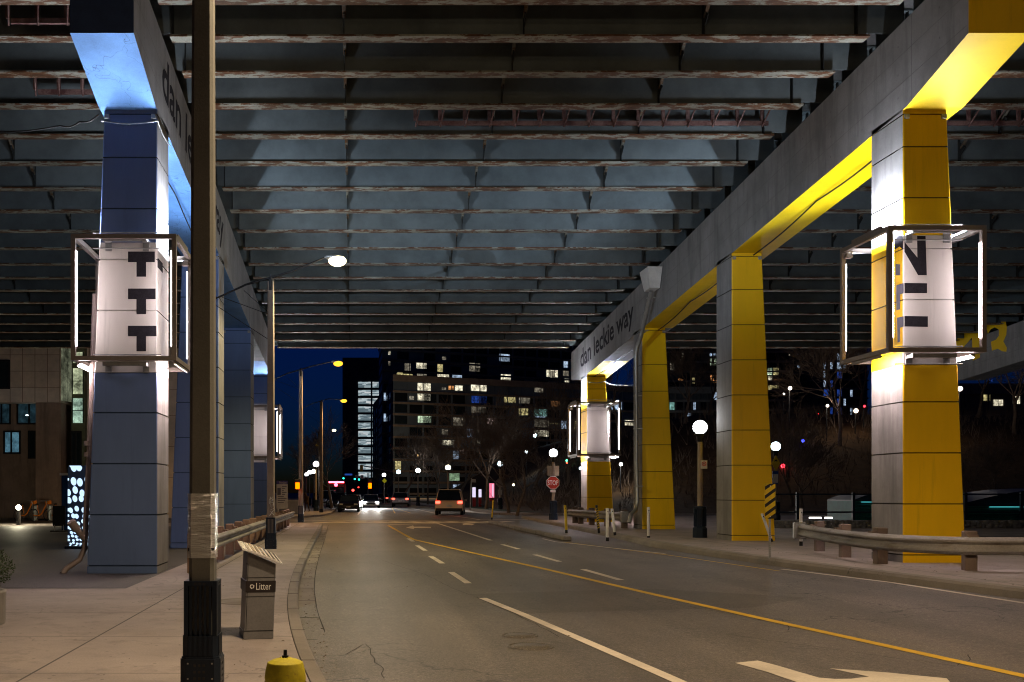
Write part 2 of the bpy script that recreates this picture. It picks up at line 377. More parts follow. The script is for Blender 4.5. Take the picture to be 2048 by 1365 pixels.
# right apron (concrete island under the yellow bent)
AP = [(-6,13.5),(0,11.9),(5,10.9),(10,10.05),(14,9.45),(17,9.05),(20.7,8.65),(24,8.42),(28,8.3),(31,8.5),(36,8.75),(45,9.1),(58,9.7)]
HR = .14
a = MB(); kk = MB()
ay = [i*1.0 for i in range(-6, 59)]
for y0, y1 in zip(ay, ay[1:]):
    x0, x1 = interp(AP, y0), interp(AP, y1); z0, z1 = gz(x0), gz(x1)
    a.add([(x0+.2,y0,.2+HR),(60,y0,.2+HR),(60,y1,.2+HR),(x1+.2,y1,.2+HR)], [(0,1,2,3)])
    kk.add([(x0,y0,z0),(x0+.02,y0,z0+.1),(x0+.06,y0,.2+HR-.01),(x0+.2,y0,.2+HR),(x1,y1,z1),(x1+.02,y1,z1+.1),(x1+.06,y1,.2+HR-.01),(x1+.2,y1,.2+HR)], [(0,4,5,1),(1,5,6,2),(2,6,7,3)])
a.build('pavement_right', M['sidewalk'], kind='structure'); kk.build('kerb_right', M['curb'], kind='structure')
ZR = .2 + HR
p = MB(); p.add([(14.2,-2,ZR+.004),(40,-2,ZR+.004),(40,31,ZR+.004),(15.2,31,ZR+.004),(14.4,22,ZR+.004)], [(0,1,2,3,4)])
p.build('cycle_path', M['asphalt_dark'], kind='structure')
# far right boulevard
b = MB(); pl = [(60,66),(10.8,66),(9.4,68),(8.8,74),(8.5,90),(7.6,115),(6.2,160),(5,260),(60,260)]
b.prism(pl[::-1], lambda x,y:(x,y,0), lambda x,y:(x,y,.3)); b.build('pavement_far_right', M['sidewalk'], kind='structure')
b = MB(); pl = [(60,70),(13,70),(10.6,74),(10.3,90),(9.6,115),(8.5,160),(60,160)]
b.prism(pl[::-1], lambda x,y:(x,y,.29), lambda x,y:(x,y,.33)); tag(b.build('grass', M['grass']), 'dim green grass verge beyond the right pavement', 'grass', kind='stuff')
# hill
hb = MB(); nx, ny = 44, 15
def hz(x, y):
    t = max(0, min(1, (x - 11 + max(0, y-66)*.05)/26)); u = max(0, min(1, (y-66)/34)); 
    return .3 + 9.2*(t*t*(3-2*t))*(u*u*(3-2*u)) * (1+.0*x) + .35*noise.noise(Vector((x*.12, y*.12, 0)))*u
V = [(12+i*3.2*(1+i*.03), 66+j*6, hz(12+i*3.2*(1+i*.03), 66+j*6)) for j in range(ny) for i in range(nx)]
hb.add(V, [(j*nx+i, j*nx+i+1, (j+1)*nx+i+1, (j+1)*nx+i) for j in range(ny-1) for i in range(nx-1)], 0, True)
hb.build('hill', M['hill'], kind='structure')

# ------------------------------------------------------------------ road markings
def strip(pts, w, mat, mb=None, h=.005, sub=6):
    """pts: world XY points; a painted line of width w draped on the road"""
    mb = mb or MB(); P = []
    for a, b in zip(pts, pts[1:]):
        for k in range(sub): P.append(Vector(a[:2]).lerp(Vector(b[:2]), k/sub))
    P.append(Vector(pts[-1][:2])); vs = []
    for k, q in enumerate(P):
        d = (P[min(k+1,len(P)-1)] - P[max(k-1,0)]).normalized(); nrm = Vector((-d.y, d.x))*w/2
        for s_ in (1, -1):
            r = q + nrm*s_; vs.append((r.x, r.y, gz(r.x)+h))
    mb.add(vs, [(2*k, 2*k+1, 2*k+3, 2*k+2) for k in range(len(P)-1)]); return mb
def Gp(*pts): return [G(x, y) for x, y in pts]
def mark(name, mb, mat): return mb.build(name, mat, kind='structure')
wm = MB()
strip(Gp((965,1197),(1047,1230),(1300,1339),(1420,1392),(1500,1430)), .125, None, wm)
strip(Gp((865,1044),(982,1081.6)), .13, None, wm)
for a, c in (((1004,1089.5),(1038,1099)),((1069.5,1110),(1119,1124)),((1166,1139.5),(1242,1161)),((816.4,1077.7),(826,1083.6)),((834,1091.4),(850.8,1102)),((861,1113),(884.8,1127.7)),((902,1145),(936.7,1167.6))):
    strip(Gp(a, c), .13, None, wm)
strip(Gp((777,1050),(873,1047.7)), .35, None, wm)
strip(Gp((1563,1139),(1780,1165.5),(2048,1207),(2300,1246)), .1, None, wm)
strip(Gp((1085,1078),(1110,1084),(1200,1094),(1330,1108)), .07, None, wm)
strip(Gp((560,1040.5),(900,1041),(1200,1040.5)), .45, None, wm)
for x in (650,687,725,762,799,836,873,910,947,984): strip(Gp((x,1044.9),(x+22,1045.1)), 2.4, None, wm, sub=2)
strip(Gp((800,1012),(870,1027),(960,1040)), .13, None, wm)
strip(Gp((729,1012),(716,1030)), .12, None, wm); strip(Gp((670,1031),(780,1030)), .15, None, wm)
ar = [(465,403),(590,390),(700,418),(800,448),(925,484),(1010,491),(1100,490),(1200,478),(985,433),(1300,456),(1625,488),(1760,640),(1300,600),(1000,570),(800,507),(640,452)]
P = [G(x/2.738+1300, y/2.738+1180) for x, y in ar]
from mathutils.geometry import tessellate_polygon
def poly(mb, P, h=.005, m=0):
    tr = tessellate_polygon([[Vector((q.x, q.y, 0)) for q in P]])
    vs = [(q.x, q.y, gz(q.x)+h) for q in P]
    for t in tr:
        a_, b_, c_ = [Vector(vs[i]) for i in t]
        mb.add(vs, [t if (b_-a_).cross(c_-a_).z > 0 else (t[0], t[2], t[1])], m)
poly(wm, P)
for pts in ([(812,1056),(826,1051.5),(828,1054),(846,1054),(862,1054.5),(862,1057),(846,1056.5),(828,1056.5),(828,1059)],[(925,1048),(932,1046.5),(950,1048.5),(944,1051),(936,1050.5),(926,1050.8)]):
    poly(wm, [G(x, y) for x, y in pts])
mark('road_marking_white', wm, M['mark_white'])
ym = MB()
strip(Gp((776.6,1051.6),(826,1079.5)), .13, None, ym); strip(Gp((826,1079.5),(929.7,1103),(1086,1138),(1300,1188),(1560,1246),(2048,1353),(2300,1408)), .13, None, ym)
strip(Gp((762,1010),(786,1016),(822,1027),(790,1027),(784,1016.5)), .1, None, ym, sub=2)
strip(Gp((1130,1085),(1330,1110),(1560,1143)), .06, None, ym, h=.004)
mark('road_marking_yellow', ym, M['mark_yellow'])
# cycle path lines
cm = MB()
for pts, w in (([(15.2,17),(16.5,21),(19,26),(23,30)], .12), ([(17.5,15),(18.6,19),(21.5,24),(26,28.5)], .12)):
    for q0, q1 in zip(pts, pts[1:]):
        d = (Vector(q1)-Vector(q0)).normalized(); nn = Vector((-d.y, d.x))*w/2
        cm.add([(q0[0]+nn.x,q0[1]+nn.y,ZR+.008),(q1[0]+nn.x,q1[1]+nn.y,ZR+.008),(q1[0]-nn.x,q1[1]-nn.y,ZR+.008),(q0[0]-nn.x,q0[1]-nn.y,ZR+.008)], [(3,2,1,0)])
mark('cycle_path_marking', cm, M['mark_white'])
# asphalt patches and tar seams
pm = MB(); poly(pm, Gp((936,1189),(1300,1178),(1620,1196),(1500,1216),(1030,1228)), .0025)
pm.build('road_patch', M['patch'], kind='structure')
sm2 = MB()
for pts in ([(1580,1262),(1565,1240),(1430,1224),(1300,1200)], [(1940,1310),(1925,1335),(1400,1262)], [(760,1120),(850,1150),(900,1175),(945,1192)], [(1120,1275),(1030,1228),(940,1190)], [(690,1310),(730,1290),(760,1330),(770,1360)]):
    P2 = Gp(*pts); jit = []
    for a_, b_ in zip(P2, P2[1:]):
        for k in range(8):
            q = a_.lerp(b_, k/8); jit.append((q.x+.05*noise.noise(q*3), q.y+.12*noise.noise(q*3+Vector((5,5,5)))))
    strip(jit, .009, None, sm2, .004, 1)
sm2.build('tar_seams', M['joint'], kind='structure')
for i, (px, py, r, lab) in enumerate(((1040,1272,.2,'round iron cover in the road left of the white line'),(1062,1294,.24,'larger round iron cover in the road beside the white line'))):
    c = G(px, py); o = MB().lathe([(.001,.012),(r*.8,.012),(r*.82,.004),(r*.92,.004),(r*.94,.012),(r,.012),(r+.01,.0)], 28).build('manhole_cover', M['patch']); o.location = c
    tag(o, lab, 'manhole cover', 'iron covers in the road')
c = G(488, 1203, H); o = MB().lathe([(.001,.008),(.28,.008),(.3,.002),(.36,.002),(.38,.008),(.42,.008),(.43,0)], 32).build('manhole_cover', M['curb']); o.location = (c.x, c.y, H-.002)
tag(o, 'round pavement cover beside the litter bin', 'manhole cover')

# ------------------------------------------------------------------ elevated road: bents
SL, KT, KS = .0775, 12.28, 10.58
COLY = [19.3, 28.05, 36.75, 45.5]; CD = 1.2
def column_mesh(side, xin, wb, wt, y0, zb, zt, idx):
    """side: +1 right bent (inner face looks to -X), -1 left. materials 0 concrete, 1 colour, 2 cream, 3 joint"""
    mb = MB(); lv = []
    z = zb; k = 0
    js = [zb + .2 + i*.985 for i in range(12)]; js = [j for j in js if j < zt-.45] + [zt-.1]
    prev = zb
    segs = []
    for j in js:
        segs.append((prev, j-.012, 0)); segs.append((j-.012, j+.012, .022)); prev = j+.012
    segs.append((prev, zt, 0))
    c = .02
    def ring(z, ins):
        t = (z-zb)/(zt-zb); w = wb + (wt-wb)*t
        xi, xo = xin + side*ins, xin + side*(w-ins); ya, yb = y0+ins, y0+CD-ins
        lo, hi = min(xi, xo), max(xi, xo)
        return [(lo+c,ya,z),(hi-c,ya,z),(hi,ya+c,z),(hi,yb-c,z),(hi-c,yb,z),(lo+c,yb,z),(lo,yb-c,z),(lo,ya+c,z)]
    box = BOXZ.get((side, idx))
    for z0, z1, ins in segs:
        cuts = [z0, z1]
        if box: cuts = sorted(set(cuts + [q for q in box if z0 < q < z1]))
        for a_, b_ in zip(cuts, cuts[1:]):
            inbox = box and box[0] <= (a_+b_)/2 <= box[1]
            ra, rb = ring(a_, ins), ring(b_, ins)
            for i in range(8):
                j = (i+1) % 8
                if i in (0, 7, 1): m = 1                          # front and its chamfers
                elif i in (4, 3, 5): m = 1
                else:
                    inner = (i == 2 and side < 0) or (i == 6 and side > 0)
                    m = 0
                    if inner and side > 0 and inbox: m = 1
                if i in (7, 1): m = 1
                if inbox and m == 1 and i in (0, 1, 7) : m = 2
                if inbox and side < 0: m = 2
                if ins and m != 2: m = 4 if m == 1 else 3
                mb.add([ra[i], ra[j], rb[j], rb[i]], [(0,1,2,3)], m)
            mb_top = None
        if ins:
            for zz in (z0, z1):
                r0, r1 = ring(zz, 0), ring(zz, ins)
                for i in range(8): j = (i+1) % 8; mb.add([r0[i], r0[j], r1[j], r1[i]], [(0,1,2,3)], 3)
    return mb
BOXZ = {(-1,0): (4.02, 6.52), (1,0): (4.16, 6.66), (-1,3): (3.05, 5.7), (1,3): (3.1, 5.8)}
M['yellow_joint'] = paint('yellow_joint', (.30, .17, .004), .8); M['blue_joint'] = paint('blue_joint', (.04, .08, .16), .8)
def bent(side, xin, label, name, zb, colour, soff, endm, jm):
    t = thing(name, label, 'bridge support', (xin, COLY[0], zb))
    wcap = 1.1; xo = xin + side*wcap; lo, hi = min(xin, xo), max(xin, xo)
    yE = [17.25, 19.2, COLY[0]+CD, 28.05, 36.75, 42.5, 45.3, 46.9, 48.8 if side > 0 else 47.6]
    cap = MB()
    def zs(y):
        base = KS - SL*y
        if y <= 17.25: base += .38
        if y >= 47.5: base += .38
        return base
    for a_, b_ in zip(yE, yE[1:]):
        za, zb2 = zs(a_), zs(b_); ta, tb = KT - SL*a_, KT - SL*b_
        cap.add([(lo,a_,za),(lo,b_,zb2),(hi,b_,zb2),(hi,a_,za)], [(0,1,2,3)], 1 if (a_ < 36 or 45 < b_ ) else 0)
        cap.add([(lo,a_,za),(lo,a_,ta),(lo,b_,tb),(lo,b_,zb2)], [(0,1,2,3)], 0)
        cap.add([(hi,a_,za),(hi,b_,zb2),(hi,b_,tb),(hi,a_,ta)], [(0,1,2,3)], 0)
        cap.add([(lo,a_,ta),(hi,a_,ta),(hi,b_,tb),(lo,b_,tb)], [(0,1,2,3)], 0)
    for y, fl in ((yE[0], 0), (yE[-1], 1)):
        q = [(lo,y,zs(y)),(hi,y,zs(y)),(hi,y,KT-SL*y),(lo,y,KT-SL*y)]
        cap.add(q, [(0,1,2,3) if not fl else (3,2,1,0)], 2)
    for xf, s3 in ((lo-.002, -1), (hi+.002, 1)):       # formwork joints on the side faces
        for k in range(9):
            y = 19.0+k*3.45
            if y < yE[-1]: cap.add([(xf,y,zs(y)+.02),(xf,y+.018,zs(y)+.02),(xf,y+.018,KT-SL*y-.02),(xf,y,KT-SL*y-.02)], [(0,1,2,3)], 3)
        for fz in (.62, 1.17): cap.add([(xf,17.3,KT-SL*17.3-fz),(xf,yE[-1],KT-SL*yE[-1]-fz),(xf,yE[-1],KT-SL*yE[-1]-fz+.012),(xf,17.3,KT-SL*17.3-fz+.012)], [(0,1,2,3)], 3)
        for k in range(22):
            for fz in (.4, .95, 1.4): y = 18.1+k*1.38; zc = KT-SL*y-fz; cap.add([(xf,y-.018,zc-.018),(xf,y+.018,zc-.018),(xf,y+.018,zc+.018),(xf,y-.018,zc+.018)], [(0,1,2,3)], 3) if y < yE[-1]-.2 else None
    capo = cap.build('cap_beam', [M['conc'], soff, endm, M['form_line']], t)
    for i, y0 in enumerate(COLY):
        if xin > 20 and i == 3: continue
        zt = KS - SL*(y0+CD) + .0 ; zt = max(zt, KS - SL*y0)
        mb = column_mesh(side, xin, 1.36 if side < 0 else 1.22, 1.02 if side < 0 else .84, y0, zb - .05, zt+.01, i)
        mb.build('column', [M['conc'], colour, M['cream'], M['joint'], jm], t)
    return t, capo
XL, XRI = -3.8, 10.6
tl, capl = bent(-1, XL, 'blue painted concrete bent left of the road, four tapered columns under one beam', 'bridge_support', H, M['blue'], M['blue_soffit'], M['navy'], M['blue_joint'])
tr_, capr = bent(1, XRI, 'yellow painted concrete bent right of the road, four tapered columns under one beam', 'bridge_support', ZR, M['yellow'], M['yellow_soffit'], M['yellow'], M['yellow_joint'])
X3 = 28.4
t3, cap3 = bent(1, X3, 'far grey concrete bent with yellow painted figures, behind the yellow bent', 'bridge_support', ZR, M['conc_clean'], M['conc'], M['conc'], M['joint'])
# lettering on the cap faces
lt = MB(); z0 = KT - 1.33
sl = Vector((0, 1, -SL)).normalized()
text_faces(lt, 'dan leckie way', (XL+.0, 19.75, KT - SL*19.75 - 1.42), sl, (0, SL, 1), 9.3, 1.18, 0, .004, bold=.02)
lt.build('lettering', M['black_letter'], capl)
lt = MB(); text_faces(lt, 'dan leckie way', (XRI, 46.75, KT - SL*46.75 - 1.42), -sl, (0, SL, 1), 8.9, 1.12, 0, .004, bold=.02)
lt.build('lettering', M['black_letter'], capr)
lt = MB()
def on3(px, py): Y = X3*F/(px-VX); return Vector((X3-.006, Y, CAMH+(HY-py)*Y/F))
fig1 = [(1905,670),(1913,659),(1927,653),(1927,668),(1946,648),(1960,644),(1960,716),(1946,722),(1944,676),(1928,694),(1916,700),(1905,705)]
fig3 = [(1972,652),(1979,640),(1990,633),(2002,632),(2011,640),(2014,655),(2013,670),(2007,683),(2014,696),(2013,704),(2004,703),(1996,698),(1984,702),(1982,684),(1992,680),(1998,672),(1998,660),(1990,655),(1982,659),(1976,668)]
for fg in (fig1, fig3):
    P = [on3(*q) for q in fg]
    for t_ in tessellate_polygon([[Vector((q.y, q.z, 0)) for q in P]]): lt.add(P, [t_])
lt.build('painted_figures', M['yellow'], cap3)

# deck, girders
GY = [14.6,16.0,17.4] + [18.9,20.25,21.7,23.2,24.8,26.45,28.2,29.95,31.7,33.4,35.1,36.75,38.4,40.15,41.9,43.55,45.1,46.7,48.2]
GY = [y-.15 for y in GY]
KB = 12.36; GH = 1.35
tv = thing('elevated_road', 'elevated road deck on steel girders with rusty bottom flanges overhead', 'bridge', (3, 12, KB))
dk = MB(); ya, yb = 9.0, 50.3
dk.add([(-40,ya,KB+GH-SL*ya+.02),(60,ya,KB+GH-SL*ya+.02),(60,yb,KB+GH-SL*yb+.02),(-40,yb,KB+GH-SL*yb+.02),(-40,ya,KB+GH-SL*ya+.3),(60,ya,KB+GH-SL*ya+.3),(60,yb,KB+GH-SL*yb+.3),(-40,yb,KB+GH-SL*yb+.3)], [(3,2,1,0),(4,5,6,7),(0,1,5,4),(2,3,7,6),(1,2,6,5),(3,0,4,7)])
dk.build('deck_slab', M['deck'], tv)
BAYS = [(-21.0, XL-1.1), (XL, XRI), (XRI+1.1, X3), (X3+1.1, 45)]
girder0 = {}
def girder(bi, y, bx):
    zb = KB - SL*y; x0, x1 = bx
    g0, g1 = x0+.12, x1-.3
    mb = MB()
    mb.box(g0, g1, y-.15, y+.15, zb, zb+.035, 1)
    mb.box(x0-.45, x1+.45, y-.011, y+.011, zb+.11, zb+GH, 0)
    mb.box(g0+.02, g1-.02, y-.010, y+.010, zb+.035, zb+.11, 0)
    mb.box(x0-.4, x1+.4, y-.13, y+.13, zb+GH-.03, zb+GH-.002, 0)
    for x in (g0+.05, g1-.25): mb.box(x, x+.016, y-.13, y-.011, zb+.035, zb+GH-.03, 2); mb.box(x, x+.016, y+.011, y+.13, zb+.035, zb+GH-.03, 2)
    return mb.build('girder', [M['web'], M['flange'], M['web_dark']], tv)
n_g = 0
for bi, bx in enumerate(BAYS):
    for y in GY:
        if bi == 3 and y < 35: continue
        girder(bi, y, bx)
# dark end plates near the caps (the recess above each beam)
# cross bracing between girders
def brace(x, ya, yb):
    za, zb = KB - SL*ya, KB - SL*yb; mb = MB()
    mb.box(x-.006, x+.006, yb-.13, yb-.012, zb+.04, zb+GH-.03, 0)                 # stiffener plate
    mb.add([(x-.008,yb-.02,zb+.12),(x-.008,yb-.36,zb+.34),(x-.008,yb-.02,zb+.62),(x+.008,yb-.02,zb+.12),(x+.008,yb-.36,zb+.34),(x+.008,yb-.02,zb+.62)], [(0,1,2),(5,4,3),(0,3,4,1),(1,4,5,2)], 0)
    d0, d1 = Vector((x, yb-.16, zb+.36)), Vector((x, ya+.1, za+GH-.2))
    mb.add([d0+Vector((-.035,0,0)), d0+Vector((.035,0,0)), d1+Vector((.035,0,0)), d1+Vector((-.035,0,0)), d0+Vector((-.035,.0,.05)), d0+Vector((.035,0,.05)), d1+Vector((.035,0,.05)), d1+Vector((-.035,0,.05))], [(0,1,2,3),(7,6,5,4),(0,3,7,4),(1,5,6,2),(0,4,5,1)], 1)
    tri = [(yb-.02,zb+.34),(yb-.02,zb+GH-.04),(ya+.02,za+GH-.04),(ya+.06,za+GH-.2)]
    mb.prism(tri, lambda a,b:(x-.004,a,b), lambda a,b:(x+.004,a,b), 2)
    mb.build('cross_brace', [M['web_dark'], M['brace'], M['web']], tv)
nb = 0
for bi, bx in enumerate(BAYS):
    L = bx[1]-bx[0]; k = 4
    for (ya_, yb_) in zip(GY[2:], GY[3:]):
        for i in range(1, k):
            x = bx[0] + L*i/k
            if bi == 3 or nb >= 100: continue
            zc = CAMH + 0
            yv = HY - (KB - SL*yb_ + .3 - CAMH)*F/yb_; xv = VX + x*F/yb_
            if yv < -120 or not (-60 < xv < 2110) : continue
            if bi != 1 and yb_ > 42: continue
            if yb_ > 47: continue
            brace(x, ya_, yb_); nb += 1
# timber/steel access platforms between girders
def platform(x0, x1, k, label, ptop=False):
    ya_, yb_ = GY[k]+.17, GY[k+1]-.17; zb = KB - SL*(ya_+yb_)/2
    t = thing('access_platform', label, 'work platform', ((x0+x1)/2, ya_, zb))
    top = MB()
    for i in range(int((x1-x0)/.33)): top.box(x0+i*.33, x0+i*.33+.2, ya_, yb_, zb+.96, zb+1.06)
    top.box(x0, x1, yb_-.2, yb_-.12, zb+.62, zb+.9); top.box(x0, x1, ya_+.15, ya_+.23, zb+.7, zb+.92)
    top.build('joists', M['redwood'], t)
    n = int((x1-x0)/.62)
    lo = MB(); lo.box(x0+.4, x1, yb_-.12, yb_-.06, zb+.14, zb+.24); lo.build('bottom_rail', M['redwood'], t)
    for i in range(n+1):
        x = x0 + .3 + i*(x1-x0-.5)/n; hg = MB()
        hg.box(x, x+.08, yb_-.14, yb_-.08, zb+.24, zb+.97); hg.cyl((x+.25, ya_+.3, zb+.95), (x+.05, yb_-.1, zb+.1), .022, n=5)
        hg.build('hanger', M['redwood'], t)
platform(1.15, 10.1, 6, 'rusty red timber access platform hung between girders above the road')
platform(-7.2, -4.95, 3, 'rusty red access platform outboard of the blue beam end')
platform(-7.6, -4.95, 5, 'rusty red access platform outboard of the blue bent, one bay farther back')
platform(12.2, 20, 6, 'rusty red timber access platform outboard of the yellow bent')

def spot(parent, loc, tgt, col, power, r=.12, ang=165, name='lamp_light'):
    ld = bpy.data.lights.new(name, 'SPOT'); ld.color = col; ld.energy = power; ld.shadow_soft_size = r; ld.spot_size = R(ang); ld.spot_blend = .35
    o = bpy.data.objects.new(name, ld); C.objects.link(o); o.parent = parent; o.location = Vector(loc) - wloc(parent)
    o.rotation_euler = (Vector(tgt)-Vector(loc)).to_track_quat('-Z', 'Y').to_euler(); return o
# ------------------------------------------------------------------ light frames round the columns
def light_frame(xc, yc, z0, z1, label, w=2.0, d=1.9, bt=.085, near=True, wx=None, flood=5200):
    wx = wx or w; hx, hy = wx/2, d/2
    t = thing('light_frame', label, 'light frame', (xc, yc, z0), 0, 'lit frames around the bridge columns')
    fr = MB()
    for sx in (-1, 1):
        for sy in (-1, 1): 
            x, y = xc+sx*(hx-bt/2), yc+sy*(hy-bt/2); fr.box(x-bt/2, x+bt/2, y-bt/2, y+bt/2, z0+bt+.001, z1-bt-.001)
    for z in (z0, z1-bt):
        for sy in (-1, 1):
            y = yc+sy*(hy-bt/2); fr.box(xc-hx, xc+hx, y-bt/2, y+bt/2, z, z+bt)
        for sx in (-1, 1):
            x = xc+sx*(hx-bt/2); fr.box(x-bt/2, x+bt/2, yc-hy+bt+.001, yc+hy-bt-.001, z, z+bt)
    fr.build('frame', M['frame'], t)
    # LED strips: upright ones on the inner faces of the four corner posts
    for sx in (-1, 1):
        for sy in (-1, 1):
            x, y = xc+sx*(hx-bt-.012), yc+sy*(hy-bt/2)
            MB().box(x-.012, x+.012, y-.022, y+.022, z0+.28, z1-.32).build('led_strip', M['tube'], t)
        x = xc+sx*(hx-.06)
        for zz, s2, mm in ((z1+.012, 1, 'tube_up'), (z0-.012, -1, 'tube_down')):
            ya_, yb_ = yc-.62, yc+.5; xo_ = x+sx*.03; zt_ = zz+s2*.055
            MB().prism([(xo_, zz), (xo_+sx*.012, zz), (xo_+sx*.012, zt_+s2*.01), (xo_, zt_)], lambda a,b:(a,ya_,b), lambda a,b:(a,yb_,b)).build('strip_housing', M['frame'], t)
            q = [(xo_-sx*.075,ya_,zz+s2*.004),(xo_-sx*.075,yb_,zz+s2*.004),(xo_-sx*.002,yb_,zt_),(xo_-sx*.002,ya_,zt_)]
            a_, b_, c_ = Vector(q[0]), Vector(q[1]), Vector(q[2]); nn = (b_-a_).cross(c_-a_)
            if nn.x*sx > 0: q = q[::-1]
            MB().add(q, [(0,1,2,3)]).build('led_strip', M[mm], t)
    if near is not None:      # rear top floodlights aimed across the column; weak inner one added for bay light
        for sx in (-1, 1):
            fx, fy, fz = xc+sx*(hx-.12), yc+hy-.12, z1-.16
            MB().bbox(fx-.07, fx+.07, fy-.06, fy+.06, fz-.05, fz+.05, .012).build('flood_lamp', M['frame'], t)
            MB().box(fx-.05, fx+.05, fy+.0605, fy+.063, fz-.035, fz+.035).build('lens', M['tube'], t)
            spot(t, (fx-sx*.03, fy+.08, fz+.06), (fx-sx*3.8, fy+2.4, fz+4.2), (.62,.78,1), flood*(1 if sx*xc > 0 else .22), .03, 100, 'flood_light')
    # brackets to the column
    for zz, s in ((z1, 1), (z0, -1)):
        br = MB()
        yf = yc-.6
        za, zb_ = (zz-.11, zz-.02) if s > 0 else (zz-.09, zz-.015)
        br.box(xc-.42, xc+.42, yf-.26, yf-.2, za, zb_)
        for sx in (-1, 1):
            x = xc+sx*.36
            br.box(x-.05, x+.05, yf-.19, yf-.035, za+.01, zb_-.01)
            br.box(x-.06, x+.06, yf-.03, yf-.005, zz-.25 if s > 0 else zz-.2, zz-.06 if s > 0 else zz+.02)
        br.build('bracket', M['steel'], t)
        st = MB(); zc_ = zz-.2 if s > 0 else zz-.19; zc2 = zz+.1 if s > 0 else zz+.15
        for q in (zc_, zc2):
            st.cyl((xc-.66, yc-.64, q), (xc+.66, yc-.64, q), .012, n=6)
        st.build('strap', M['steel'], t)
    return t
light_frame(-4.37, 19.9, 4.2, 6.6, 'lit square frame around the nearest blue column, over the T letters')
light_frame(11.06, 19.9, 4.36, 6.76, 'lit square frame around the nearest yellow column, over N lettering', wx=1.86)
light_frame(-4.37, 46.1, 3.25, 5.65, 'small lit frame around the farthest blue column', wx=2.0, flood=300)
light_frame(11.06, 46.1, 3.35, 5.8, 'small lit frame around the farthest yellow column beside the stop sign', flood=300)
# painted letters on the column panels (parts of the bents)
YF = 19.3
def fr_l(px, py): Y = YF-.005; return Vector(((px-VX)*Y/F, Y, CAMH+(HY-py)*Y/F))
lm = MB()
def tz(x, y): return (120+x/6.012, 430+y/6.012)
def Tshape(x0, x1, y0, y1, s0, s1, y2):
    return [tz(x0,y0), tz(x1,y0), tz(x1,y1), tz(s1,y1), tz(s1,y2), tz(s0,y2), tz(s0,y1), tz(x0,y1)]
for sh in (Tshape(818,1140,442,570,920,1035,745), Tshape(818,1150,887,1015,920,1035,1195), [(256.0,652),(313,652),(313,673),(292,673),(292,703),(273,703),(273,673),(256,673)]):
    P = [fr_l(*q) for q in sh]
    lm.add([P[0],P[1],P[2],P[7]], [(3,2,1,0)]); lm.add([P[6],P[3],P[4],P[5]], [(3,2,1,0)])
# first T runs round the corner
XC = XL+.003
for (ya_, yb_, za, zb_) in ((19.33, 19.6, 6.26-.02, 6.07),):
    lm.add([(XC,19.325,6.24),(XC,19.85,6.24),(XC,19.85,6.05),(XC,19.325,6.05)], [(0,3,2,1)])
cols_l = [c for c in tl.children if c.name.startswith('column')]; cols_r = [c for c in tr_.children if c.name.startswith('column')]
lm.build('lettering', M['black_letter'], cols_l[0])
lm = MB()
def rz5(x, y): return (1640+x/5.02, 420+y/5.02)
for sh in ([(975,262),(1060,262),(1072,657),(985,657),(848,420),(848,322),(978,480)],[(848,735),(1075,738),(1075,838),(848,838)],[(848,1066),(1083,1070),(1083,1176),(848,1172)]):
    P = [fr_l(*rz5(*q)) for q in sh]
    for t_ in tessellate_polygon([[Vector((q.x, q.z, 0)) for q in P]]): lm.add(P, [t_])
def sd(px, py): Y = XRI*F/(px-VX); return Vector((XRI-.004, Y, CAMH+(HY-py)*Y/F))
for sh in ([(752,300),(790,262),(835,262),(835,400),(800,370),(752,400)],):
    P = [sd(*rz5(*q)) for q in sh]; 
    for t_ in tessellate_polygon([[Vector((q.y, q.z, 0)) for q in P]]): lm.add(P, [t_])
for sh in ([(762,545),(805,548),(805,658),(762,658)],[(768,760),(840,735),(840,838),(806,850),(806,1000),(768,1010)],[(775,1085),(840,1068),(840,1172),(806,1185),(806,1325),(780,1335)]):
    P = [sd(*rz5(*q)) for q in sh]
    for t_ in tessellate_polygon([[Vector((q.y, q.z, 0)) for q in P]]): lm.add(P, [t_], 1)
lm.build('lettering', [M['black_letter'], M['grey_letter']], cols_r[0])

# ------------------------------------------------------------------ pipes and cables on the bents
def pipe(name, pts, r, mat, label, cat='drain pipe', extra=None):
    mb = MB().tube(pts, r, 10)
    for q in (extra or []): mb.cyl(*q[:2], q[2], n=12)
    o = mb.build(name, mat); tag(o, label, cat); return o
XO = -5.28
pts = [(XO+.18,19.7,5.6),(XO+.1,19.7,3.2),(XO-.0,19.7,1.2),(XO-.02,19.68,.6),(XO-.1,19.6,.38),(XO-.3,19.4,.22),(XO-.36,19.34,.12)]
mb = MB().tube(pts, .055, 10); mb.tube([(XO,19.68,.75),(XO-.16,19.55,1.0)], .06, 10); mb.cyl((XO-.14,19.57,.97),(XO-.24,19.48,1.13), .085, n=12)
for z in (1.25, 2.4, 2.62): mb.cyl((XO+.03,19.7,z),(XO+.03,19.7,z+.09), .072, n=12)
tag(mb.build('drain_pipe', M['pvc']), 'pinkish drain pipe with elbow on the nearest blue column', 'drain pipe')
pY = 36.4
hop = thing('downspout', 'grey downspout with hopper on the yellow bent beside its third column', 'drain pipe', (10.3, pY, ZR))
mb = MB(); a_ = PX(1368-60, 580, 34.8); a_.x = 10.38
mb.tube([(10.38,34.9,8.72),(10.38,35.6,7.95),(10.36,36.15,7.3),(10.3,36.4,7.0),(10.28,36.45,6.7),(10.3,36.5,3.0),(10.34,36.5,1.35),(10.25,36.4,1.05),(10.0,36.1,.9),(9.9,36.0,.6)], .075, 12)
for q in ((10.38,35.1,8.5),(10.37,36.0,7.5),(10.3,36.5,5.2),(10.31,36.5,4.0),(10.32,36.5,1.9)): mb.box(q[0]-.09,q[0]+.2,q[1]-.09,q[1]+.09,q[2],q[2]+.04)
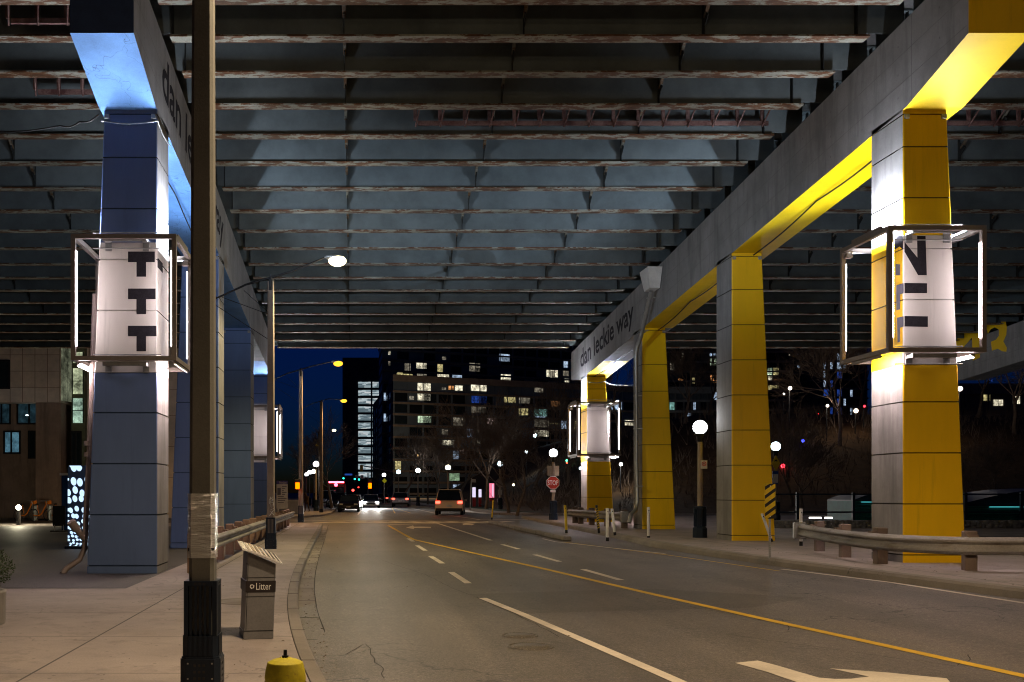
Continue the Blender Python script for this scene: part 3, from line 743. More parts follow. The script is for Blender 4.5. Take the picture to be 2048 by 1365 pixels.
mb.build('pipe', M['steel'], hop)
mb = MB(); v0 = [(10.08,34.3,9.45),(10.58,34.3,9.45),(10.58,35.3,9.45),(10.08,35.3,9.45)]; v1 = [(10.2,34.5,8.75),(10.55,34.5,8.75),(10.55,35.15,8.75),(10.2,35.15,8.75)]
mb.add(v0+v1, [(0,1,2,3),(7,6,5,4),(0,4,5,1),(1,5,6,2),(2,6,7,3),(3,7,4,0)]); mb.build('hopper', M['white'], hop)
def cable(pts, r, label, mat='black'):
    P = [Vector(p) for p in pts]; Q = []
    for a_, b_ in zip(P, P[1:]):
        for k in range(6):
            q = a_.lerp(b_, k/6); q.z -= .06*math.sin(math.pi*k/6); Q.append(q)
    Q.append(P[-1]); tag(MB().tube(Q, r, 5).build('cable', M[mat]), label, 'cable')
cable([PX(-30,262,19.3), PX(120,252,19.3), PX(160,244,19.3), (-4.9,19.2,8.95)], .018, 'black cable strung from the left to the top of the nearest blue column')
cable([(-4.86,19.25,8.85),(-3.78,19.25,8.85),(-3.77,20.5,8.8)], .014, 'thin cable wrapped around the top of the nearest blue column', 'steel')
cable([(XL-.45,20.6,KS-SL*20.6-.04),(XL-.4,23.5,KS-SL*23.5-.05),(XL-.4,27.9,KS-SL*27.9-.1)], .016, 'black cable along the underside of the blue beam')
cable([(XRI+.55,20.6,KS-SL*20.6-.05),(XRI+.5,24,KS-SL*24-.03),(XRI+.55,27.9,KS-SL*27.9-.1)], .02, 'black cable along the yellow underside between the two nearest yellow columns')
cable([(XRI+.55,29.4,KS-SL*29.4-.05),(XRI+.5,33,KS-SL*33-.03),(XRI+.55,36.6,KS-SL*36.6-.1)], .02, 'black cable under the yellow beam beside the second yellow column')
cable([(XRI+.55,38.2,KS-SL*38.2-.05),(XRI+.5,42,KS-SL*42-.03),(XRI+.3,45.4,KS-SL*45.4-.1)], .02, 'black cable under the pale far end of the yellow bent beam')
cable([(10.62,45.45,6.72),(11.4,45.45,6.74),PX(1235,770,46),PX(1290,766,46)], .02, 'pale cable tied round the top of the farthest yellow column', 'steel')
# ------------------------------------------------------------------ street lamps
def point(parent, loc, col, power, r=.12, name='lamp_light'):
    ld = bpy.data.lights.new(name, 'POINT'); ld.color = col; ld.energy = power; ld.shadow_soft_size = r
    o = bpy.data.objects.new(name, ld); C.objects.link(o); o.parent = parent; o.location = Vector(loc) - wloc(parent); return o
def octr(r, z, cx, cy):
    h = r*math.cos(R(22.5)); k = h*.72       # square with chamfered corners
    return [(cx+a*h, cy+b*k, z) if i in (0,3,4,7) else (cx+a*k, cy+b*h, z) for i, (a, b) in enumerate(((1,1),(1,1),(-1,1),(-1,1),(-1,-1),(-1,-1),(1,-1),(1,-1)))]
def street_lamp(x, y, label, top, w0=.205, w1=.15, reach=1.85, lampmat='lamp_amber', lightcol=(1,.55,.12), power=500, polemat='pole_conc', arm=True, detail=True, z0=H, lz=None, sgn=1, cover=True, lean=0):
    t = thing('street_lamp', label, 'street lamp', (x, y, z0), 0, 'tall concrete street lamps')
    mb = MB(); n = 5
    zs_ = [z0 + (top-z0)*k/n for k in range(n+1)]
    rings = [octr((w0+(w1-w0)*k/n)/2/math.cos(R(22.5)), zs_[k], x+lean*k/n, y) for k in range(n+1)]
    for r0, r1 in zip(rings, rings[1:]):
        for i in range(8): j = (i+1) % 8; mb.add([r0[i], r0[j], r1[j], r1[i]], [(0,1,2,3)])
    mb.build('pole', M[polemat], t)
    mb = MB().cyl((x+lean,y,top-.25),(x+lean,y,top+.05), w1/2+.015, n=12); mb.cyl((x+lean,y,top+.04),(x+lean,y,top+.2), .035, n=8); mb.build('pole_cap', M['black'], t)
    if cover:
        c = MB()
        def ob(r, za, zb, m=0):
            a_, b_ = octr(r/math.cos(R(22.5)), za, x, y), octr(r/math.cos(R(22.5)), zb, x, y)
            for i in range(8): j = (i+1) % 8; c.add([a_[i],a_[j],b_[j],b_[i]], [(0,1,2,3)], m)
            c.add(b_, [tuple(range(8))], m)
        ob(.158, z0, z0+.26); ob(.150, z0+.26, z0+.275); 
        ob(.138, z0+.275, z0+.44); ob(.132, z0+.83, z0+.87); 
        a_, b_ = octr(.132/math.cos(R(22.5)), z0+.83, x, y), octr(.105/math.cos(R(22.5)), z0+.83, x, y)
        for i in range(8): j = (i+1) % 8; c.add([a_[j],a_[i],b_[i],b_[j]], [(0,1,2,3)])
        for fi in range(4):       # slats round the shaft, ventilation holes in the foot, vertical ribs
            Mx = Matrix.Translation((x, y, 0)) @ Matrix.Rotation(R(90*fi), 4, 'Z')
            for u in (-.085,-.046,-.009,.028,.067): c.box(.118,.13, u, u+.018, z0+.44, z0+.83, 0, Mx)
            c.box(.095,.13,.095,.13,z0+.44,z0+.87,0,Mx)
            for u in (-.05,-.014,.022):
                for v in (.05, .1, .15, .2): c.box(.158, .1595, u, u+.019, z0+v, z0+v+.019, 1, Mx)
                c.box(.1315, .1330, u, u+.019, z0+.843, z0+.857, 1, Mx)
            for u in (-.09,-.05,-.01,.03,.07): c.box(.136, .144, u, u+.02, z0+.28, z0+.44, 0, Mx)
            for u, v in ((-.1,.22),(.09,.22),(-.1,.1),(.09,.1)): c.box(.158,.1615,u,u+.012,z0+v,z0+v+.012,2,Mx)
        c.build('base_cover', [M['black_blue'], M['joint'], M['steel']], t)
    if arm:
        A = MB(); lp = lz or top+.42; X0 = x+lean
        pts = [(X0-sgn*1.9, y, top-.62), (X0-sgn*1.35, y, top-.38), (X0-sgn*.7, y, top-.08), (X0, y, top+.12), (X0+sgn*.6, y, top+.3), (X0+sgn*(reach-.35), y, lp+.03)]
        A.tube(pts, [.02,.026,.03,.032,.03,.022], 8); A.build('arm', M['black'], t)
        st = MB()
        for a_, z_ in ((-1.35, -.9), (-.75, -.85), (-1.7, -1.6)):
            st.cyl((X0+sgn*a_, y, top+a_*.32+.0), (X0-sgn*.07, y, top+z_), .009, n=5)
        st.build('stay', M['black'], t)
        xl = X0+sgn*reach
        hd = MB().ball((xl-sgn*.08, y, lp+.03), .3, 14, 0, .26, 1, .45); hd.build('lamp_head', M['steel'], t)
        MB().ball((xl, y, lp-.07), .25, 14, 0, .6, 1, .8).build('lamp', M[lampmat], t)
        if power: spot(t, (xl, y, lp-.26), (xl, y, 0), lightcol, power*.95, .15, 158); point(t, (xl, y, lp-.26), lightcol, power*(.2 if y < 20 else .07), .15)
    return t
lamp1 = street_lamp(-1.21, 8.0, 'nearest concrete lamp pole, plastic film wrapped round it beside the litter bin', 8.0, .205, .15, 1.9, 'lamp_amber', (1,.75,.48), 2050, 'pole_agg', lean=.01)
lamp2 = street_lamp(-2.31, 27.8, 'concrete lamp pole with white graffiti scrawl and a lit lamp under the bridge', 7.55, .225, .17, 1.85, 'lamp_hot', (1,.80,.45), 1900, lz=8.2)
lamp3 = street_lamp(-2.78, 52.3, 'concrete lamp pole at the crossing just beyond the bridge, amber lamp against sky', 8.0, .25, .18, 1.95, 'lamp_amber', (1,.58,.2), 1900, lz=8.5)
lamp4 = street_lamp(-2.55, 78, 'lamp pole beside the parked cars, amber lamp, third beyond the litter bin', 8.7, .3, .2, 1.75, 'lamp_amber', (1,.58,.2), 1900, lz=8.9)
lamp5 = street_lamp(12.6, 3.0, 'concrete lamp pole standing right of the road near the camera', 8.2, .22, .16, 2.4, 'lamp_amber', (1,.70,.40), 2500, sgn=-1, z0=ZR)
for q, (px, py, Y, lab) in enumerate(((668,860,120,'distant lamp pole with a small pale lamp above the fire truck'),(634,890,150,'distant lamp pole with a tiny amber lamp'),)):
    z = CAMH+(HY-py)*Y/F
    street_lamp((px-VX)*Y/F-1.8, Y, lab, z-.4, .28, .2, 1.8, 'lamp_hot' if q == 0 else 'lamp_amber', (1,.8,.5), 0, lz=z, cover=False)
# plastic film on the first pole
mf, n_, l_, p_ = newmat('plastic_film')
p_.inputs['Base Color'].default_value = (.9,.9,.85,1); p_.inputs['Roughness'].default_value = .12; p_.inputs['Alpha'].default_value = .5; p_.inputs['Specular IOR Level'].default_value = 1
nn_ = NZ(n_, l_, 5, 5, .7, mapscale=(1,1,7)); BUMP(n_, l_, nn_, p_, 1, .05)
mb = MB(); rr = []
for k in range(26):
    z = 1.18 + .51*k/25; ring = []; oc = octr(.118, z, 0, 0)
    for i in range(24):
        q = Vector(oc[i//3]).lerp(Vector(oc[(i//3+1) % 8]), (i % 3)/3); f_ = 1+.05*noise.noise(Vector((q.x*30, q.y*30, z*40)))
        ring.append((-1.209+q.x*f_, 8+q.y*f_, z))
    rr.append(ring)
for a_, b_ in zip(rr, rr[1:]):
    for i in range(24): j = (i+1) % 24; mb.add([a_[i],a_[j],b_[j],b_[i]], [(0,1,2,3)], 0, True)
mb.build('plastic_wrap', mf, lamp1)
mb = MB()
for z in (1.20, 1.215): pass
a_, b_ = octr(.1165, 1.215, -1.209, 8), octr(.1165, 1.26, -1.209, 8)
for i in range(8): mb.add([a_[i],a_[(i+1)%8],b_[(i+1)%8],b_[i]], [(0,1,2,3)]); mb.build('tape_band', M['black'], lamp1)
# graffiti scrawl on the second pole
gf = MB(); yb_ = 27.8-.118
for pts in ([(541,996),(546,1000),(541,1004),(539,999),(545,996)],[(540,1006),(546,1005),(547,1010),(541,1011),(540,1007)],[(547,1012),(541,1014),(547,1018),(541,1020)],[(540,1022),(547,1030)],[(547,1021),(539,1032)],[(541,994),(539,1008)]):
    gf.tube([(PX(x, y, yb_)) for x, y in pts], .010, 4)
gf.build('graffiti', M['white'], lamp2)

def globe_lamp(x, y, z0, zt, label, gm='globe', power=0, dia=.42, basem='black_blue', polemat='pole_conc', pr=.085):
    t = thing('globe_lamp', label, 'street lamp', (x, y, z0), 0, 'globe street lamps')
    MB().cyl((x,y,z0+.5),(x,y,zt-dia), pr, pr*.8, 12).build('pole', M[polemat], t)
    b = MB().lathe([(.22,0),(.22,.28),(.17,.34),(.16,.85),(.19,.87),(.19,.93),(.10,.95)], 8, (x,y,z0), smooth=False)
    for i in range(16):
        an = 2*math.pi*i/16; Mx = Matrix.Translation((x,y,z0)) @ Matrix.Rotation(an, 4, 'Z'); b.box(.15,.185,-.012,.012,.34,.86,0,Mx)
    b.build('base', M[basem], t)
    c = MB().lathe([(pr*.8,-.52),(.09,-.5),(.1,-.34),(dia*.36,-.3),(dia*.40,-.27),(dia*.3,-.27)], 14, (x,y,zt-dia/2+.08))
    for i in range(8):
        an = 2*math.pi*i/8; c.cyl((x+dia*.33*math.cos(an),y+dia*.33*math.sin(an),zt-dia+.03),(x+dia*.515*math.cos(an),y+dia*.515*math.sin(an),zt-dia/2), .008, n=4)
    c.lathe([(dia*.505,-.012),(dia*.525,-.012),(dia*.525,.004),(dia*.505,.004)], 20, (x,y,zt-dia/2))
    c.build('fitter', M['black'], t)
    MB().ball((x,y,zt-dia/2), dia/2, 20).build('globe', M[gm], t)
    if power: point(t, (x,y,zt+.03), (.95,.96,1), power, .1)
    return t
gl1 = globe_lamp(10.38, 30, ZR, 3.86, 'globe lamp between the second and third yellow columns with a parking sign', power=110)
gl2 = globe_lamp(19.4, 46, ZR, 4.02, 'globe lamp behind the second yellow column carrying a yellow diamond sign', 'globe_cyan', power=260)
gl3 = globe_lamp(9.87, 49.5, ZR, 3.85, 'globe lamp carrying the red stop sign', power=60)
gl4 = globe_lamp(11.7, 80, .33, 4.2, 'globe lamp with the back of an octagonal sign, beyond the stop sign', 'globe_cyan', basem='sign_blue' if 'sign_blue' in M else 'black_blue', power=80)
for px, py, Y, gm, lab in ((896,935,92,'globe_warm','warm white globe lamp above the moving van'),(836,941,104,'globe_cyan','bluish globe lamp right of the silver car'),(797,944,118,'globe_cyan','bluish globe lamp above the silver car'),(768,950,130,'globe','small dim globe lamp next to a yellow diamond sign'),
    (632,928,84,'globe','brightest globe lamp on the left pavement above the pedestrians'),(628,943,104,'globe_warm','globe lamp on the left pavement, second in its row'),(619,945,118,'globe','globe lamp on the left pavement, third in its row'),(613,949,132,'globe','globe lamp on the left pavement, farthest in its row')):
    top = CAMH+(HY-py)*Y/F+.22
    globe_lamp((px-VX)*Y/F, Y, .3 if px > 700 else H, max(top, 3.6), lab, gm, power=90 if Y < 120 else 0, dia=.5)

# ------------------------------------------------------------------ signs
M['sign_yellow'] = paint('sign_yellow', (.70,.48,.02), .4); M['sign_white'] = paint('sign_white', (.68,.66,.62), .4); M['sign_blue'] = paint('sign_blue', (.02,.09,.35), .4)
M['text_black'] = paint('text_black', (.02,.02,.02), .5); M['text_white'] = paint('text_white', (.75,.73,.70), .5)
t = thing('stop_sign', 'red octagonal stop sign on the globe lamp beside the far yellow column', 'road sign', (9.85, 49.3, 2.2))
def octagon(c, r, y): return [(c[0]+r*math.cos(R(22.5+45*i)), y, c[2]+r*math.sin(R(22.5+45*i))) for i in range(8)]
cS = PX(1106, 966, 49.3)
for r_, y_, m_, nm in ((.345,49.30,'text_white','border'),(.315,49.295,'sign_red','face')):
    a_, b_ = octagon(cS, r_, y_), octagon(cS, r_, y_+.004 if nm == 'face' else y_+.012); mb = MB(); mb.add(a_+b_, [tuple(range(8))[::1], tuple(range(15,7,-1))]+[(i,(i+1)%8,8+(i+1)%8,8+i) for i in range(8)]); mb.build(nm, M[m_], t)
mb = MB(); text_faces(mb, 'STOP', (cS.x-.26, 49.290, cS.z-.12), (1,0,0), (0,0,1), .52, .24, bold=.012); mb.build('lettering', M['text_white'], t)
t = thing('sign_tab', 'small white tab sign hung under the stop sign', 'road sign', (cS.x, 49.3, cS.z-.46))
MB().box(cS.x-.13, cS.x+.13, 49.3, 49.31, cS.z-.47, cS.z-.36).build('plate', M['sign_white'], t)
mb = MB(); text_faces(mb, 'ALL WAY', (cS.x-.11, 49.297, cS.z-.44), (1,0,0), (0,0,1), .22, .05); mb.build('lettering', M['sign_red'], t)
for x0, lab in ((1095, 'blank back of a sign left of the pole above the stop sign'), (1108.5, 'blank back of a sign right of the pole above the stop sign')):
    a_, b_ = PX(x0, 952, 49.75), PX(x0+9, 932, 49.75)
    tag(MB().bbox(a_.x, b_.x+.02, 49.75, 49.77, a_.z, b_.z, .008).build('sign_plate', M['sign_back']), lab, 'road sign')
a_ = PX(1000, 966, 79.8); mb = MB(); o8 = octagon(a_, .36, 79.75)
mb.add(o8+[(v[0],v[1]+.03,v[2]) for v in o8], [tuple(range(8)), tuple(range(15,7,-1))]+[(i,(i+1)%8,8+(i+1)%8,8+i) for i in range(8)]); tag(mb.build('stop_sign', M['sign_back']), 'unpainted back of an octagonal sign on a globe lamp beyond the stop sign', 'road sign')
a_ = PX(1000, 985, 79.7); tag(MB().box(a_.x-.16,a_.x+.16,79.7,79.72,a_.z-.2,a_.z+.2).build('sign_plate', M['sign_white']), 'small white plate under the back of the octagonal sign', 'road sign')
# no parking sign
t = thing('parking_sign', 'white no parking sign with ringed symbol on a globe lamp', 'road sign', (10.5, 29.9, 2.3))
a_ = PX(1408, 929.5, 29.9); MB().bbox(a_.x-.1,a_.x+.1,29.9,29.91,a_.z-.125,a_.z+.125,.004).build('plate', M['sign_white'], t)
mb = MB(); 
vs = []
for i in range(24):
    for r_ in (.048,.068): vs.append((a_.x+r_*math.cos(2*math.pi*i/24), 29.895, a_.z+.02+r_*math.sin(2*math.pi*i/24)))
mb.add(vs, [(2*i, 2*i+1, (2*i+3)%48, (2*i+2)%48) for i in range(24)]); mb.box(-.052,.052,-.001,.001,-.006,.006,0,Matrix.Translation((a_.x,29.894,a_.z+.02)) @ Matrix.Rotation(R(45),4,'Y'))
mb.build('ring_symbol', M['sign_red'], t); mb = MB(); text_faces(mb, 'P', (a_.x-.022, 29.896, a_.z-.012), (1,0,0), (0,0,1), .045, .065, thick=.0); mb.build('lettering', M['text_black'], t)
# yellow diamond + info plate on second globe lamp
a_ = PX(1552, 927, 45.7); t = thing('diamond_sign', 'tall yellow diamond animal crossing sign on a globe lamp', 'road sign', (a_.x, 45.7, a_.z))
mb = MB(); d = [(0,-.37),(.19,0),(0,.37),(-.19,0)]; mb.prism([(a_.x+u, a_.z+v) for u, v in d], lambda x,z:(x,45.72,z), lambda x,z:(x,45.7,z)); mb.build('plate', M['sign_yellow'], t)
mb = MB(); mb.add([(a_.x+u,45.695,a_.z+v) for u, v in ((-.07,.06),(-.05,.06),(-.03,.1),(.02,.11),(.03,.05),(.05,.05),(.06,.13),(.03,.17),(-.04,.15),(-.08,.11))], [tuple(range(10))]); mb.build('symbol', M['text_black'], t)
a_ = PX(1551, 955.5, 45.7); t = thing('info_sign', 'narrow blue and white notice plate below the yellow diamond sign', 'road sign', (a_.x, 45.7, a_.z))
MB().box(a_.x-.13,a_.x+.13,45.7,45.72,a_.z-.29,a_.z+.29).build('plate', M['sign_blue'], t); MB().box(a_.x-.11,a_.x+.11,45.694,45.698,a_.z-.24,a_.z+.16).build('panel', M['sign_white'], t)
# hazard marker
t = thing('hazard_marker', 'yellow and black diagonal striped hazard board on a perforated post', 'road sign', (G(1540,1120,.14).x, 20.9, ZR))
Yh = 20.9; hx = (1540-VX)*Yh/F; z_lo, z_hi = CAMH+(HY-1038)*Yh/F, CAMH+(HY-968)*Yh/F
mb = MB(); mb.bbox(hx-.11, hx+.11, Yh-.012, Yh, z_lo, z_hi, .004); mb.build('board', M['sign_yellow'], t)
mb = MB(); w = .22
for k in range(4):
    zc = z_lo+.045+k*.185
    P = [(hx-.11, zc), (hx+.11, zc+.16), (hx+.11, zc+.235), (hx-.11, zc+.075)]
    if k == 3: P = [(hx-.11,zc),(hx+.09,z_hi),(hx-.01,z_hi),(hx-.11,zc+.075)]
    P = [(x, min(max(z, z_lo), z_hi)) for x, z in P]
    mb.add([(x, Yh-.015, z) for x, z in P], [(0,1,2,3)])
mb.add([(hx-.06,Yh-.015,z_lo),(hx+.11,Yh-.015,z_lo),(hx+.11,Yh-.015,z_lo+.12)], [(0,1,2)])
mb.build('stripes', M['text_black'], t)
mb = MB()
for z in (z_lo+.05, z_lo+.4, z_hi-.05): mb.ball((hx,Yh-.018,z), .013, 8)
mb.build('bolts', M['white'], t)
mb = MB(); mb.box(hx-.02, hx+.02, Yh, Yh+.02, ZR-.1, z_hi-.02)
for k in range(14): mb.box(hx-.005,hx+.005,Yh-.0015,Yh-.0005,ZR+.02+k*.045,ZR+.035+k*.045,1)
mb.build('post', [M['steel'], M['black']], t)
# flexible delineator posts
def delineator(px, pt, pb, label, mat, tilt=0, striped=False, w=.09, h=.14, foot='black', dx=0):
    b_ = G(px, pb, h if h else 0); z1 = CAMH+(HY-pt)*b_.y/F
    t = thing('delineator_post', label, 'bollard', b_, 0, 'flexible posts along the right kerb')
    top = Vector((b_.x + tilt*b_.y/F, b_.y, z1)); foot_z = b_ + (top-b_)*.12
    MB().tube([foot_z, top, top+Vector((0,0,.004))], [w/2, w/2, w/2*.8], 10).build('post', M[mat], t)
    MB().tube([b_, foot_z], [w*.52, w*.48], 10).build('foot', M[foot], t)
    u = (top-b_).normalized(); q = b_ + (top-b_)*.9
    mb = MB().box(q.x-.014, q.x+.014, q.y-w/2-.004, q.y-w/2-.001, q.z-.02, q.z+.015)
    mb.build('reflector', M['text_black'], t)
    if striped:
        mb = MB()
        for k in range(9):
            c_ = b_ + (top-b_)*(.2+.085*k); s_ = w/2+.002
            mb.add([c_+Vector((-s_,-s_,-.035)), c_+Vector((s_,-s_,.02)), c_+Vector((s_,-s_,.06)), c_+Vector((-s_,-s_,.005))], [(0,1,2,3)])
        mb.build('stripes', M['sign_yellow'], t)
    return t
delineator(983.5, 1001, 1040, 'yellow flexible post at the far end of the kerb stones', 'plastic', 3, h=0)
delineator(1133, 1011, 1067, 'yellow flexible post at the near end of the kerb stones', 'plastic', -3, h=0, w=.1)
delineator(1198, 1011, 1067, 'black flexible post with yellow stripes in front of the far yellow column', 'black', -5, True, w=.08)
delineator(1215, 1017, 1083, 'white flexible post upright beside the striped one', 'white', 0, h=.05, w=.1)
delineator(1230, 1018, 1071, 'white flexible post leaning slightly left in front of the rail end', 'white', -6, w=.09)
delineator(1297, 1015, 1080, 'white flexible post in front of the third yellow column', 'white', 0, h=.1, w=.09)
delineator(1544, 1028, 1084, 'white flexible post leaning sharply beside the hazard board', 'white', -20, w=.07)
delineator(1602, 1018, 1092, 'white flexible post behind the end of the nearer right guard rail', 'white', 0, w=.085)
delineator(838.5, 991, 1012, 'small yellow flexible post between the silver car and the van', 'plastic', 0, h=0, w=.15)
# precast kerb stones beside the cycle lane
cs0 = None
pA, pB = G(982, 1047), G(1135, 1082)
for k in range(11):
    q = pA.lerp(pB, k/11); r_ = pA.lerp(pB, (k+1)/11); L = (r_-q).length; an = math.atan2(r_.y-q.y, r_.x-q.x)
    if cs0 is None:
        cs0 = MB().bbox(.04, L-.04, -.14, .14, 0, .15, .03).build('kerb_stone', M['curb']); o = cs0
    else: o = cs0.copy(); C.objects.link(o)
    o.location = (q.x, q.y, gz(q.x)-.01); o.rotation_euler = (0,0,an)
    tag(o, 'precast concrete kerb stone in the row beside the cycle lane', 'kerb stone', 'precast kerb stones along the cycle lane')

# ------------------------------------------------------------------ guard rails
def guard_rail(name_label, path, ztop, zg, post_at, mat_post, hgt=.3, side=1, group=None, postw=(.15,.2), terminal=False, posth=.1, steelpost=False):
    t = thing('guard_rail', name_label, 'guard rail', (path[0][0], path[0][1], zg), 0, group)
    P = [Vector((a_, b_, 0)) for a_, b_ in path]; Q = []
    for i in range(len(P)-1):
        for k in range(5):
            u = k/5; p0 = P[max(i-1,0)]; p1 = P[i]; p2 = P[i+1]; p3 = P[min(i+2, len(P)-1)]
            Q.append(.5*((2*p1)+(-p0+p2)*u+(2*p0-5*p1+4*p2-p3)*u*u+(-p0+3*p1-3*p2+p3)*u**3))
    Q.append(P[-1])
    prof = [(0,0),(.03,.02),(.08,.055),(.08,.085),(.02,.13),(.02,.17),(.08,.215),(.08,.245),(.03,.28),(0,.3)]
    prof = [(a_, b_*hgt/.3) for a_, b_ in prof]; mb = MB(); rows = []
    for k, q in enumerate(Q):
        d = (Q[min(k+1,len(Q)-1)]-Q[max(k-1,0)]).normalized(); nn = Vector((d.y, -d.x, 0))*side
        rows.append([q+nn*a_+Vector((0,0,ztop-hgt+b_)) for a_, b_ in prof])
    for r0, r1 in zip(rows, rows[1:]):
        for i in range(len(prof)-1): mb.add([r0[i], r1[i], r1[i+1], r0[i+1]], [(0,1,2,3)], 0, False)
    # lap joints
    for k in range(6, len(rows)-4, 9):
        r0 = [v + (rows[k+1][i]-v)*.0 for i, v in enumerate(rows[k])]
        d = (Q[k+1]-Q[k]).normalized(); nn = Vector((d.y,-d.x,0))*side*.004
        for i in range(len(prof)-1): mb.add([rows[k][i]+nn, rows[k][i]+d*.3+nn, rows[k][i+1]+d*.3+nn, rows[k][i+1]+nn], [(0,1,2,3)], 0)
    mb.build('rail', M['rail'], t)
    # posts along the arc length
    cum = [0]
    for a_, b_ in zip(Q, Q[1:]): cum.append(cum[-1]+(b_-a_).length)
    for s_ in post_at:
        s_ = s_*cum[-1]; k = max(i for i in range(len(cum)) if cum[i] <= s_+1e-6); k = min(k, len(Q)-2)
        q = Q[k]+(Q[k+1]-Q[k]).normalized()*(s_-cum[k]); d = (Q[k+1]-Q[k]).normalized(); nn = Vector((d.y,-d.x,0))*side
        an = math.atan2(d.y, d.x); Mx = Matrix.Translation((q.x-nn.x*.2, q.y-nn.y*.2, 0)) @ Matrix.Rotation(an, 4, 'Z')
        mb = MB(); mb.bbox(-postw[0]/2, postw[0]/2, -postw[1]/2, postw[1]/2, zg-.05, ztop+posth, .015, 0, Mx)
        mb.bbox(-postw[0]/2, postw[0]/2, -.1, .1, ztop-hgt-.02, ztop+.02, .01, 0, Matrix.Translation((nn.x*.1, nn.y*.1, 0)) @ Mx @ Matrix.Scale(.9, 4))  if False else None
        mb.build('post', mat_post, t)
        bl = MB(); Mb = Matrix.Translation((q.x-nn.x*.05, q.y-nn.y*.05, 0)) @ Matrix.Rotation(an, 4, 'Z')
        bl.box(-postw[0]/2+.01, postw[0]/2-.01, -.045, .045, ztop-hgt, ztop+.03, 0, Mb); bl.build('block', mat_post, t)
    if terminal:
        q = Q[0]; mb = MB(); d = (Q[1]-Q[0]).normalized(); an = math.atan2(d.y, d.x)
        mb.bbox(-.12, .1, -.16, .14, ztop-hgt-.06, ztop+.04, .03, 0, Matrix.Translation((q.x, q.y, 0)) @ Matrix.Rotation(an, 4, 'Z')); mb.build('end_terminal', M['steel'], t)
    return t
guard_rail('long guard rail on wooden posts beside the blue columns and left pavement', [(-2.95,19.0),(-2.95,24),(-2.95,30),(-2.93,38),(-2.9,48)], .80, H, [.02+.0665*k for k in range(15)], M['wood'], group='steel guard rails', postw=(.22,.2))
guard_rail('nearer guard rail curving round the foot of the nearest yellow column', [(10.85,24.3),(10.35,22.2),(9.95,20.2),(9.85,18.3),(10.6,17.25),(12.2,17.3),(14.5,17.7)], .93, ZR, [.1,.3,.47,.66,.84,.97], M['wood_dark'], hgt=.31, side=-1 if False else 1, group='steel guard rails', terminal=True, postw=(.2,.2))
guard_rail('farther guard rail at the foot of the far yellow column', [(10.05,37.2),(9.9,39.5),(9.65,42),(9.55,44.5)], .95, ZR, [.08,.35,.6,.82,.95], M['wood_dark'], hgt=.32, side=-1, group='steel guard rails', terminal=True, postw=(.22,.2))

# ------------------------------------------------------------------ litter bin
bx, by = (512-VX)*10.9/F, 10.95
t = thing('litter_bin', 'tall grey litter bin with a curved solar lid on the left pavement', 'litter bin', (bx, by, H), R(12))
M['bin'] = paint('bin_grey', (.17,.165,.165), .45, dirt=.15, scale=4); M['bin_band'] = paint('bin_band', (.028,.022,.022), .4)
def local(mb, name, mats, par, **k):
    o = mb.build(name, mats, None, **k); o.parent = par; return o
mb = MB(); w, d = .158, .24
sh = .03
def bl_(z): return sh*z/.95
pf = [(-w,0),(w-.004,0),(w+bl_(.75)+.0,.80),(-w+bl_(.94)+.01,.93)]
mb.add([(x,-d,z) for x, z in pf]+[(x,d,z) for x, z in pf], [(0,1,2,3),(7,6,5,4),(0,4,5,1),(1,5,6,2),(2,6,7,3),(3,7,4,0)])
for i in range(8):
    for j in range(8): mb.ball((-w+.045+i*.034+bl_(.1+j*.03), -d-.0005, .12+j*.034), .0032, 6, 0)
local(mb, 'body', M['bin'], t)
local(MB().box(-w-.005+.0, w-.008, -d-.006, d+.006, 0, .075), 'plinth', M['bin'], t)
mb = MB(); mb.add([(x,-d-.004,z) for x, z in ((-w+.014,.50),(w+.020,.50),(w+.024,.62),(-w+.016,.62))]+[(x,d+.004,z) for x, z in ((-w+.006,.50),(w+.020,.50),(w+.024,.62),(-w+.010,.62))], [(0,1,2,3),(7,6,5,4),(1,5,6,2),(3,7,4,0),(2,6,7,3),(0,4,5,1)])
bd = local(mb, 'name_band', M['bin_band'], t)
mb = MB(); text_faces(mb, 'Litter', (-.03, -d-.005, .525), (1,0,0), (0,0,1), .16, .075, 0, .001)
for k in range(3):   # recycling arrows
    an = R(90+120*k); 
    for j in range(3):
        a0, a1 = an+R(j*30-40), an+R(j*30-14); 
        mb.add([(-.075+r_*math.cos(q), -d-.0062, .562+r_*math.sin(q)) for r_, q in ((.014,a0),(.024,a0),(.024,a1),(.014,a1))], [(0,1,2,3)])
    q = an+R(58); mb.add([(-.075+.009*math.cos(q-.25), -d-.0063, .562+.009*math.sin(q-.25)), (-.075+.03*math.cos(q-.25), -d-.0063, .562+.03*math.sin(q-.25)), (-.075+.02*math.cos(q+.3), -d-.0063, .562+.02*math.sin(q+.3))], [(0,1,2)])
local(mb, 'lettering', M['text_white'], bd)
mb = MB()
mb.box(-w+.012,-w+.018,-d-.003,-d-.0005,.09,.80, 0, Matrix.Rotation(R(2),4,'Y')); mb.box(-w-.01,-w+.012,-d-.003,-d-.0005,.80,.808, 0, Matrix.Translation((.03,0,0)))
mb.box(-w+.0,w-.006,-d-.0035,-d-.0005,.084,.09); mb.box(-w+.025,w+.025,-d-.003,-d-.0005,.655,.659)
mb.box(-w+.012,w+.01,-d-.003,-d-.0005,.452,.456)
local(mb, 'seam', M['black'], t)
mb = MB(); n = 8; prev = None
